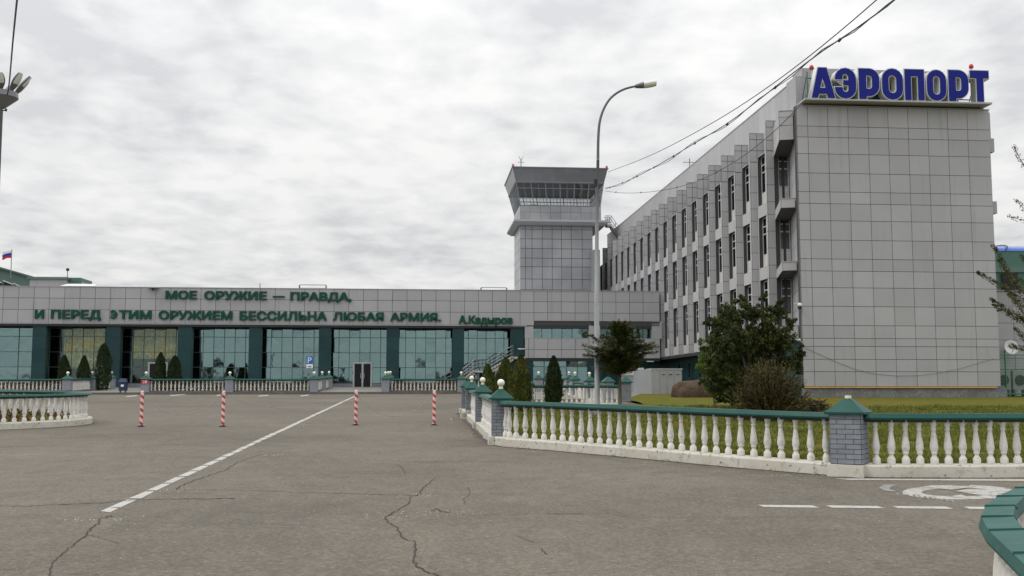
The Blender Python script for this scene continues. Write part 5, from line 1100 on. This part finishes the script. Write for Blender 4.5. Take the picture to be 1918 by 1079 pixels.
(ua,za),(ub,zb)=sp3(890,694),sp3(919,692); m=MB(); m.box(ua-.02,ub,vS1,vS1+1.5,za-.18,za); SG2.b(m,'landing',M['stair'])
m=MB(); 
for u in (ua+.3,ub-.3): m.box(u-.08,u+.08,vS1+.3,vS1+.46,base-.2,za-.18); 
SG2.b(m,'support',M['steel'])
(uc,zc_)=sp3(961,668)
for vv in (vS1+.06,vS1+1.44):
    m=MB(); (u0_,z0_)=sp3(868,711)
    line=[(u0_,z0_),(ua,za),(ub,zb),(uc,zc_)]
    for hh in (.35,.65,1.0): m.tube([(a,vv,b+hh) for a,b in line],.03 if hh==1.0 else .018,5)
    for k in range(len(line)-1):
        for f in (0,.5,1): a=line[k][0]+(line[k+1][0]-line[k][0])*f; b=line[k][1]+(line[k+1][1]-line[k][1])*f; m.tube([(a,vv,b),(a,vv,b+1.0)],.025,5)
    SG2.b(m,'handrail',M['steel'])
m=MB(); (u9,z9)=sp3(963,668); m.box(u9,Fv(984,650,vS1)[0],vS1,vT+.1,z9-.2,z9); SG2.b(m,'top_landing',M['stair'])
# small ramp rails near the entrance
q=FT('ramp_railing','thin low ramp handrail in front of the glass left of the staircase','railing',Fv(825,705,vT-1)[0],vT-1,base); m=MB()
for h in (0,-.35): (a,za_),(b,zb2)=Fv(824,706,vT-1),Fv(846,696,vT-1); m.tube([(a,vT-1,za_+h),(b,vT-1,zb2+h)],.03,5)
q.b(m,'rail',M['steel'])
for xx,yy in ((826,705),(845,697)): a,za_=Fv(xx,yy,vT-1); m=MB(); m.tube([(a,vT-1,base),(a,vT-1,za_)],.03,5); q.b(m,'rail_post',M['steel'])
# boulder
p=G(1296,748); bd=MB(); n1_,n2_=28,16
from mathutils import noise as NZ
for j in range(n2_+1):
    for i in range(n1_):
        a=2*math.pi*i/n1_; b=math.pi*(j/n2_-.5); d=Vector((math.cos(a)*math.cos(b),math.sin(a)*math.cos(b),math.sin(b)))
        sgn=lambda t,e: math.copysign(abs(t)**e,t); q=Vector((sgn(d.x,.66)*1.14,sgn(d.y,.75)*.95,sgn(d.z,.55)*.74)); q*=1+.18*NZ.noise(d*1.6+Vector((3,1,7)))+.05*NZ.noise(d*5)
        bd.v.append((q.x,q.y,q.z+.36+.05*q.x))
for j in range(n2_):
    for i in range(n1_): k=(i+1)%n1_; bd.f.append((j*n1_+i,j*n1_+k,(j+1)*n1_+k,(j+1)*n1_+i)); bd.m.append(0); bd.t.append(.5)
o=bd.build('boulder',M['rock'],None,smooth=True); o.location=p; tag(o,'large rounded brown boulder on the lawn left of the dark bushy tree','boulder')
# ================================================================ VEGETATION
def leafquad(V,F_,T_,c,d,n,l,w,tone):
    s_=d.cross(n); 
    if s_.length<1e-4: s_=Vector((1,0,0))
    s_.normalize(); i=len(V); V+=[tuple(c-d*l*.5),tuple(c+s_*w*.5),tuple(c+d*l*.5),tuple(c-s_*w*.5)]; F_.append((i,i+1,i+2,i+3)); T_.append(tone)
def rv(r=R): 
    while 1:
        v=Vector((r.uniform(-1,1),r.uniform(-1,1),r.uniform(-1,1)))
        if .05<v.length<1: return v.normalized()
def fol(name,V,F_,T_,mt,parent):
    me=bpy.data.meshes.new(name); me.from_pydata(V,[],F_); me.materials.append(mt); a=me.attributes.new('tone','FLOAT','FACE'); a.data.foreach_set('value',T_); me.update()
    if parent is None: return me
    o=bpy.data.objects.new(name,me); COL.objects.link(o); o.parent=parent; return o
def trunk(parent,pts,rad,branches=()):
    m=MB(); m.tube(pts,rad,9); 
    for a,b,r0,r1 in branches:
        a=Vector(a); b=Vector(b); mid=a.lerp(b,.5)+Vector((R.uniform(-.1,.1),R.uniform(-.1,.1),.08)); m.tube([a,mid,b],[r0,(r0+r1)/2,r1],6)
    return m.build('trunk',M['bark'],parent,smooth=True)
def thuja_mesh(h,w,n,seed,lumpy=.12,pointed=1.0,fork=0):
    r=random.Random(seed); V,F_,T_=[],[],[]
    off_=Vector((seed*3.1,seed*1.7,0))
    for k in range(n):
        t=r.random()**.95; a=r.uniform(0,2*math.pi)
        prof=(min(1,.62+t*1.6))*(1-t**(1.5+1.5*pointed))**.72
        if fork: pass
        rad=w*.5*prof*(1+lumpy*2.2*NZ.noise(Vector((math.cos(a)*1.7,math.sin(a)*1.7,t*h*1.1))+off_))*(1-.35*r.random()**2.2)
        rad*=1+(.22 if r.random()<.05 else 0)
        c=Vector((math.cos(a)*rad,math.sin(a)*rad,.06+t*h)); d=(Vector((math.cos(a)*.45,math.sin(a)*.45,1))+rv(r)*.45).normalized(); nn_=Vector((math.cos(a),math.sin(a),.2))+rv(r)*.7
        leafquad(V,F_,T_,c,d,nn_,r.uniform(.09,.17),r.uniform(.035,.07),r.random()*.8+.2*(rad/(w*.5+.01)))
    return fol('crown',V,F_,T_,None,None) if False else (V,F_,T_)
def thuja(x,ybase,ytop,wpx,Y,label,group,mt='leaf_thuja',seed=1,n=9000,pointed=1,lean=0,lumpy=.12,ground=.14):
    b=at(x,ybase,Y); h=at(x,ytop,Y).z-(gz(Y)+ground); w=wpx/F_PX*Y; t=thing('thuja',label,'thuja',(b.x,Y,gz(Y)+ground),0,group)
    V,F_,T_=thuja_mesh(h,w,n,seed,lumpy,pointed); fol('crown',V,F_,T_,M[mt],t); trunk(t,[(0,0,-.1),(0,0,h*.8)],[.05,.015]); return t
TG='conical thujas in front of the terminal'
thuja(118,735,667,24,81,'leftmost rounded thuja, beside the first far post',TG,seed=2,n=4500,pointed=1.6); thuja(155.5,735,668,24,81,'small conical thuja, second from the left',TG,seed=3,n=4500,pointed=.9)
thuja(192,735,645,30,82,'tallest two tipped thuja, third from the left by the teal column',TG,seed=4,n=6000,pointed=1.5,lumpy=.2)
thuja(299,735,662,21,80.5,'narrow thuja hiding part of the left grey door',TG,seed=5,n=4500,pointed=1.5); thuja(326,735,668,28,80.5,'wider thuja right of the left grey door, below a teal column',TG,seed=6,n=4800,pointed=1.3)
TG2='tall thujas on the lawn'
thuja(1037.5,760,671,31,44,'single dark slim thuja standing alone left of the lamp post',TG2,seed=7,n=13000,pointed=.85,lumpy=.10)
thuja(976,760,668,37,42,'tallest yellow green thuja of the cluster behind the corner post',TG2,'leaf_thujay',8,15000,pointed=.75,lumpy=.16)
thuja(947,760,674,37,40.5,'broad loose yellow tipped thuja in the middle of the cluster',TG2,'leaf_thujay',9,14000,pointed=.8,lumpy=.22)
thuja(913,760,687,30,40,'small thuja at the left of the cluster with an orange tip',TG2,'leaf_thujay',10,9000,pointed=.7,lumpy=.18)
# dark bushy tree
def blob_tree(name,label,loc,blobs,n,ls,mt,trk=None,dens=1.0,seed=5,part='crown',spread=.55):
    r=random.Random(seed); t=thing(name,label,'tree',loc); V,F_,T_=[],[],[]
    vol=[b[3]*b[4]*b[5] for b in blobs]; tot=sum(v_**.72 for v_ in vol)
    for b,vv in zip(blobs,vol):
        k_=int(n*vv**.72/tot); bc=Vector(b[:3]); nc=max(6,int(k_/70)); cl=[]
        for _ in range(nc):
            d=rv(r); q=r.random()**.40; cl.append((bc+Vector((d.x*b[3],d.y*b[4],d.z*b[5]))*q*.95,d,r.random()))
        for _ in range(k_):
            c,d,tn=cl[r.randrange(nc)]; s_=.30*(min(b[3],b[5])**.5)*.62; p=c+Vector((r.gauss(0,1),r.gauss(0,1),r.gauss(0,.8)))*s_*spread
            leafquad(V,F_,T_,p,(rv(r)+Vector((0,0,.5))+d*.4).normalized(),rv(r),ls*r.uniform(.6,1.3),ls*.5*r.uniform(.6,1.2),min(1,max(0,.45*tn+.55*r.random())))
    fol(part,V,F_,T_,M[mt],t); return t
g=Vector((at(1405,770,45).x,45,gz(45)+.12))
def zz_(y,Y=45): return at(1405,y,Y).z-g.z
def xx_(x,Y=45): return at(x,700,Y).x-g.x
pxm=45/F_PX
blobs=[]
for x,y,rx,ry in ((1372,594,30,30),(1408,584,26,22),(1440,600,30,32),(1345,612,20,20),(1365,640,42,36),(1425,645,48,40),(1465,640,24,30),(1480,672,22,24),(1350,680,30,32),(1400,700,52,42),(1450,700,34,38),(1360,722,30,22),(1392,564,18,12),(1455,582,16,14),(1328,604,9,8),(1483,604,13,12),(1499,655,8,14),(1380,745,26,16),(1462,568,8,9),(1428,556,12,8),(1322,650,9,8),(1493,690,10,16),(1318,718,9,8),(1474,585,9,12),(1342,712,22,26),(1350,738,20,18),(1335,690,18,20)):
    blobs.append((xx_(x),R.uniform(-.5,.5),zz_(y),rx*pxm,max(rx,ry)*pxm*1.05,ry*pxm))
BT=blob_tree('bushy_tree','big dark green bushy tree in front of the office corner',g,blobs,82000,.10,'leaf_big',seed=11,spread=.47)
trunk(BT,[(0,0,-.2),(.05,0,1.2),(0,.1,2.4),(.1,0,3.6)],[.16,.13,.09,.03],[((0,0,.6),(-1.3,.2,2.6),.08,.02),((0,0,.7),(1.2,-.2,2.4),.08,.02),((0,0,1.3),(-.8,-.3,3.3),.07,.02),((0,0,1.5),(.9,.3,3.4),.07,.02),((.05,0,1),(1.5,.3,1.9),.06,.015),((0,0,.9),(-1.5,-.2,1.7),.06,.015)])
g2=Vector((at(1325,760,47).x,47,gz(47)+.12)); bl=[]
for x,y,rx,ry in ((1322,680,17,22),(1332,655,20,18),(1310,690,7,9),(1345,640,22,14),(1338,700,20,20),(1312,640,10,6),(1326,712,16,16),(1338,728,16,14)): bl.append((at(x,700,47).x-g2.x,R.uniform(-.3,.3),at(x,y,47).z-g2.z,rx*.0235,rx*.0235,ry*.0235))
LT=blob_tree('pale_shrub','pale yellow green leafy shrub at the left side of the dark tree',g2,bl,13000,.08,'leaf_light',seed=12,spread=.55); trunk(LT,[(.35,0,-.1),(.2,0,1),(.1,0,2.2)],[.05,.035,.01],[((.25,0,.6),(.6,0,2.4),.025,.01),((.2,0,.9),(-.2,0,2.0),.02,.008)])
# brown juniper
def juniper(x,ybase,Y,label,h,w,n,seed,mt):
    b=at(x,ybase,Y); r=random.Random(seed); t=thing('juniper_bush',label,'bush',(b.x,Y,gz(Y)+.12)); V,F_,T_=[],[],[]; br=[]
    for k in range(n):
        a=r.uniform(0,2*math.pi); el=r.random(); u_=r.random()
        L_=(.55+.45*r.random())*(1.0-.25*abs(el-.5)); q=math.radians(4+78*u_**1.0)    # elevation angle
        tip=Vector((math.cos(a)*math.cos(q)*w*.52,math.sin(a)*math.cos(q)*w*.52,math.sin(q)*h))*L_+Vector((0,0,.05)); br.append(tip)
        m_=tip*.25; nseg=26
        for j in range(nseg):
            f=.25+.75*j/nseg; c=tip*f+Vector((0,0,-.12*f*(1-f)*4*math.cos(q)))+rv(r)*.07*(1.15-f); d=(tip.normalized()*1.3+rv(r)*.9).normalized()
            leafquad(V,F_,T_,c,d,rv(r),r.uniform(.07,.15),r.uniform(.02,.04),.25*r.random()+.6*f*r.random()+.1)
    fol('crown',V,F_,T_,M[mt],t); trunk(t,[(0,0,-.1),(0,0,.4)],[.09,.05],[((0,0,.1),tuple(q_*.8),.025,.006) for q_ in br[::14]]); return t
JY=34.6
juniper(1442,790,JY,'brown rusty juniper bush in front of the big dark tree',2.15,3.2,1400,21,'leaf_juniper')
def lowjun(): pass
b=at(1480,780,40); t=thing('juniper_bush','low flat green spreading juniper right of the brown bush','bush',(b.x,40,gz(40)+.12)); V,F_,T_=[],[],[]; r=random.Random(31)
for k in range(260):
    a=r.uniform(-.9,.9); L_=r.uniform(.5,1.25)*1.25; tip=Vector((math.cos(a)*L_,math.sin(a)*L_,r.uniform(.15,.55)))
    for j in range(18):
        f=.1+.9*j/18; leafquad(V,F_,T_,tip*f+rv(r)*.05,(tip.normalized()+rv(r)*.8).normalized(),rv(r),.12,.04,r.random()*.6)
fol('crown',V,F_,T_,M['leaf_juniper'],t); trunk(t,[(0,0,-.1),(.3,0,.15)],[.05,.02])
# flat topped conifer left
CY=38.5; b=at(1161,785,CY); t=thing('flat_conifer','dark conifer with flat spreading tiers and slender trunk beside the lamp post','tree',(b.x,CY,gz(CY)+.12)); r=random.Random(41); V,F_,T_=[],[],[]; H=at(1165,612,CY).z-gz(CY)-.12; BR=[]
def cz(y): return at(1165,y,CY).z-gz(CY)-.12
for k in range(230):
    f=r.random(); y=616+86*f; z=cz(y); maxw=(12+ 56*min(1,(y-612)/46.))*CY/F_PX*(1 if y<686 else .7)
    a=r.uniform(0,2*math.pi); L_=maxw*r.uniform(.45,1.12); tip=Vector((math.cos(a)*L_,math.sin(a)*L_,r.uniform(.02,.22)+.06*L_)); o_=Vector((0,0,z)); BR.append((tuple(o_+Vector((0,0,-.1))),tuple(o_+tip*.85),.022,.006))
    side_=Vector((-math.sin(a),math.cos(a),0)); nj=int(70+90*L_)
    for j in range(nj):
        q=r.random()**.7; s_=r.gauss(0,1)*.16*(1.15-q)*L_**.5; c=o_+tip*q+side_*s_+Vector((0,0,r.gauss(0,.035)+.10*q*q)); d=(tip.normalized()*1.0+side_*(.8 if s_>0 else -.8)+rv(r)*.35).normalized()
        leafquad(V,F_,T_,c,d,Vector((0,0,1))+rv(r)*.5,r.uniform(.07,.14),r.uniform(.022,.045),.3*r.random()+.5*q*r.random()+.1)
for a0,y,L_ in ((2.9,630,1.25),(3.3,668,1.35),(.15,662,1.45),(.5,640,1.0),(-.1,650,1.3)):
    o_=Vector((0,0,cz(y)-.1)); tip=Vector((math.cos(a0)*L_,math.sin(a0)*L_,.16)); side_=Vector((-math.sin(a0),math.cos(a0),0)); BR.append((tuple(o_),tuple(o_+tip*.95),.02,.005))
    for j in range(260):
        q=r.random()**.6; s_=r.gauss(0,.07); c=o_+tip*q+side_*s_+Vector((0,0,r.gauss(0,.03))); leafquad(V,F_,T_,c,(tip.normalized()+rv(r)*.7).normalized(),Vector((0,0,1))+rv(r)*.5,.11,.035,r.random()*.7)
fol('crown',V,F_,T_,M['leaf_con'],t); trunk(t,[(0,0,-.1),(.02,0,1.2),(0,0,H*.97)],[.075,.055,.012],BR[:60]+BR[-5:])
# larch at the right edge (trunk outside the frame)
LY=30.; tx=at(1990,600,LY).x; t=thing('larch_tree','sparse larch branches with dark needles reaching in from the right edge','tree',(tx,LY,gz(LY)+.12)); r=random.Random(51); V,F_,T_=[],[],[]; BR=[]
def lp3(x,y,dy=0): q=at(x,y,LY+dy); return Vector((q.x-tx,dy,q.z-gz(LY)-.12))
brs=[((1990,395),(1938,345),(1899,274)),((1990,440),(1940,410),(1902,375)),((1990,440),(1935,418),(1891,406)),((1990,600),(1912,540),(1860,460)),((1990,610),(1915,560),(1833,511)),((1995,640),(1920,600),(1856,561)),((1920,600),(1895,590),(1862,572)),((1990,690),(1935,650),(1902,615)),((1990,700),(1930,660),(1893,648)),((1912,545),(1890,520),(1872,487)),((1925,600),(1900,560),(1880,535)),((1990,520),(1940,500),(1912,480)),((1990,560),(1945,545),(1905,520)),((1995,620),(1930,585),(1890,552)),((1990,660),(1940,630),(1915,600))]
for n_,b3 in enumerate(brs):
    dy=r.uniform(-.8,.8); P=smooth_path([lp3(*b3[0]),lp3(*b3[1],dy*.6),lp3(*b3[2],dy)],.08)
    for i in range(len(P)-1): BR.append((P[i],P[i+1],.016*(1-i/len(P))+.005))
    for i,p in enumerate(P):
        f=i/len(P)
        if f<.1: continue
        d0=(P[min(i+1,len(P)-1)]-P[max(i-1,0)]).normalized()
        for j in range(15 if n_>2 else 7):
            w_=.05+.10*(1-f); c=p+rv(r)*w_; leafquad(V,F_,T_,c,(d0+rv(r)*.9).normalized(),rv(r),r.uniform(.06,.12),r.uniform(.016,.03),r.random()*.7+.1)
        if i%4==0 and n_>2:      # side twigs
            sd=(d0+rv(r)*.8+Vector((0,0,.2))).normalized(); L_=.35*(1.1-f)
            for j in range(24): q=r.random(); leafquad(V,F_,T_,p+sd*L_*q+rv(r)*.03,(sd+rv(r)*.7).normalized(),rv(r),.09,.025,r.random()*.7)
fol('crown',V,F_,T_,M['leaf_larch'],t); m=MB(); m.tube([(0,0,-.2),(0,0,4),(0,0,9)],[.2,.13,.03],9)
for a,b,rd in BR: m.tube([a,b],rd,5,cap=False)
m.build('trunk',M['bark'],t,smooth=True)
# plants in the round bed
V,F_,T_=[],[],[]; r=random.Random(61)
for k in range(9000):
    a=r.uniform(0,2*math.pi); q=math.sqrt(r.random()); X_=RC_[0]+math.cos(a)*q*(rr_[0]-.6); Y_=RC_[1]+math.sin(a)*q*(rr_[1]-.6); hh=.18+.16*NZ.noise(Vector((X_,Y_,0))*.9)
    leafquad(V,F_,T_,Vector((X_,Y_,gz(Y_)+.19+r.random()*max(.05,hh))),(rv(r)+Vector((0,0,1))).normalized(),rv(r),.12,.05,r.random())
o=fol('flower_bed_plants',V,F_,T_,M['flower'],thing('tmp','x','x')); tmp=o.parent; o.parent=None; bpy.data.objects.remove(tmp); o['kind']='stuff'; o['label']='low green and purple plants in the round bed'
# grass blades on the lawn (uncountable)
V,F_,T_=[],[],[]; r=random.Random(71)
poly=lp
def inside(x,y):
    c=False; j=len(poly)-1
    for i in range(len(poly)):
        xi,yi=poly[i]; xj,yj=poly[j]
        if (yi>y)!=(yj>y) and x<(xj-xi)*(y-yi)/(yj-yi)+xi: c=not c
        j=i
    return c
def blade(x,y,z,h,w):
    a=r.uniform(0,math.pi*2); dx,dy=math.cos(a)*w,math.sin(a)*w; lx,ly=r.uniform(-.6,.6)*h,r.uniform(-.6,.6)*h; i=len(V)
    V.extend([(x-dx,y-dy,z),(x+dx,y+dy,z),(x+lx,y+ly,z+h)]); F_.append((i,i+1,i+2)); T_.append(r.random())
cnt=0
while cnt<85000:
    Y_=17.5+ (r.random()**1.6)*30; X_=r.uniform(-.085*Y_,.52*Y_)
    if not inside(X_,Y_): continue
    cl=NZ.noise(Vector((X_*1.3,Y_*1.3,0)))
    if r.random()>.55+cl: continue
    s_=1+.035*(Y_-18); blade(X_,Y_,gz(Y_)+.13,r.uniform(.03,.075)*(1+.6*max(0,cl))*s_,.006*s_); cnt+=1
# taller tufts along the kerb and at the foot of things
for k in range(5200):
    p=front_c[r.randrange(len(front_c)-4)]; blade(p.x+r.uniform(-.3,.3),p.y+.28+abs(r.gauss(0,.12)),gz(p.y)+.13,r.uniform(.05,.13),.007)
for k in range(900):
    i=r.choice(range(len(front_c)-6)) ; i=min(i,len(front)-2); p=front[i].lerp(front[i+1],r.random()); 
    if NZ.noise(Vector((p.x*2.1,0,5)))<.12: continue
    blade(p.x+r.gauss(0,.03),p.y-.02-abs(r.gauss(0,.03)),gz(p.y),r.uniform(.02,.05),.006)
me=fol('grass',V,F_,T_,M['blade'],None); o=bpy.data.objects.new('grass',me); COL.objects.link(o); o['kind']='stuff'; o['label']='short patchy grass on the lawn'
# woods behind the photographer, seen only mirrored in the terminal glass
V,F_,T_=[],[],[]; r=random.Random(81)
for k in range(34):
    X0=-95+k*5.4+r.uniform(-2,2); Y0_=-62+r.uniform(-8,8); Hh=r.choice([3.5,4.5,6,8,5]); rw=r.uniform(1.6,3.2)
    for j in range(260):
        d=rv(r); q=r.random()**.4; c=Vector((X0+d.x*rw*q,Y0_+d.y*rw*q,gz(Y0_)+Hh*.55+d.z*Hh*.45*q)); leafquad(V,F_,T_,c,rv(r),rv(r),.9,.6,r.random())
me=fol('distant_woods',V,F_,T_,M['leaf_back'],None); o=bpy.data.objects.new('distant_woods',me); COL.objects.link(o); o['kind']='stuff'; o['label']='dark row of trees mirrored in the terminal glass'
# planting strips behind the far balustrades
for x0,x1,lb in ((-80,116,1),(276,585,2),(727,860,3)):
    a=Fv(x0,730,77.7)[0]; b=Fv(x1,730,77.7)[0]; m=MB(); m.prism([XY(a,77.62),XY(b,77.62),XY(b,82.5),XY(a,82.5)],lambda x,y:gz(y),lambda x,y:gz(y)+.20); o=m.build('planting_soil',M['bed']); o['kind']='structure'
    V,F_,T_=[],[],[]; r=random.Random(90+lb)
    for k in range(int((b-a)*330)):
        u=r.uniform(a,b); v=78.0+r.random()**1.5*4.2; X_,Y_=XY(u,v); hh=.55+.30*NZ.noise(Vector((u*.9,v*.7,lb))); leafquad(V,F_,T_,Vector((X_,Y_,gz(Y_)+.2+r.random()*hh)),rv(r),rv(r),.16,.09,r.random())
    me=fol('low_shrubs',V,F_,T_,M['leaf_bed'],None); o=bpy.data.objects.new('low_shrubs',me); COL.objects.link(o); o['kind']='stuff'; o['label']='low reddish green shrubs behind the far balustrade'
# dark strips painting contact shade along the kerb feet, then loose grit
dm=MB(); r=random.Random(101)
def contact_shade(path,side_,w,seed):
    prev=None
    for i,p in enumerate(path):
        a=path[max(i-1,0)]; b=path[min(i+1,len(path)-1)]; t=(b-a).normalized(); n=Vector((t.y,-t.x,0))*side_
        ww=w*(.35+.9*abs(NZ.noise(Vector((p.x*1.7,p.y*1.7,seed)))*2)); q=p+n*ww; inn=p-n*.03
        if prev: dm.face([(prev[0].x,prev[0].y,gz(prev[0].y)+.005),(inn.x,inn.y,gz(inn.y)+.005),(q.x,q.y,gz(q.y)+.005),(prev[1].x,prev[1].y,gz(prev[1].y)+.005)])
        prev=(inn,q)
contact_shade(smooth_path(outer[4:12],.12),1,.10,1); contact_shade(smooth_path(outer[:5],.15),1,.12,2)
contact_shade([p for p in ring(*RC_,rr_[0]+.0,rr_[1]+.0,-120,40,160)],1,.12,3)
o=dm.build('kerb_foot_shade',M['contact_shade']); o['kind']='structure'
V,F_,T_=[],[],[]
def stones(p,n,sp,sz):
    for k in range(n):
        x=p.x+r.gauss(0,sp); y=p.y+r.gauss(0,sp*.5); s_=sz*r.uniform(.4,1.3); i=len(V); z=gz(y)
        V.extend([(x-s_,y-s_*.7,z),(x+s_*.8,y-s_*.5,z),(x+s_*.6,y+s_*.8,z),(x-s_*.7,y+s_*.6,z),(x,y,z+s_*.9)]); F_.extend([(i,i+1,i+4),(i+1,i+2,i+4),(i+2,i+3,i+4),(i+3,i,i+4)]); T_.extend([.5]*4)
for (x,y) in ((940,838),(1010,845),(880,792),(905,815),(780,928),(722,968),(840,960),(330,918),(190,972),(1250,866),(1500,891),(500,852)): stones(G(x,y),26,.28,.012)
for k in range(700): 
    Y_=r.uniform(8,34); stones(Vector((r.uniform(-.5,.35)*Y_,Y_,0)),1,.1,.008)
me=fol('grit',V,F_,T_,M['rubble'],None); o=bpy.data.objects.new('grit',me); COL.objects.link(o); o['kind']='stuff'; o['label']='scattered pale grit on the asphalt'
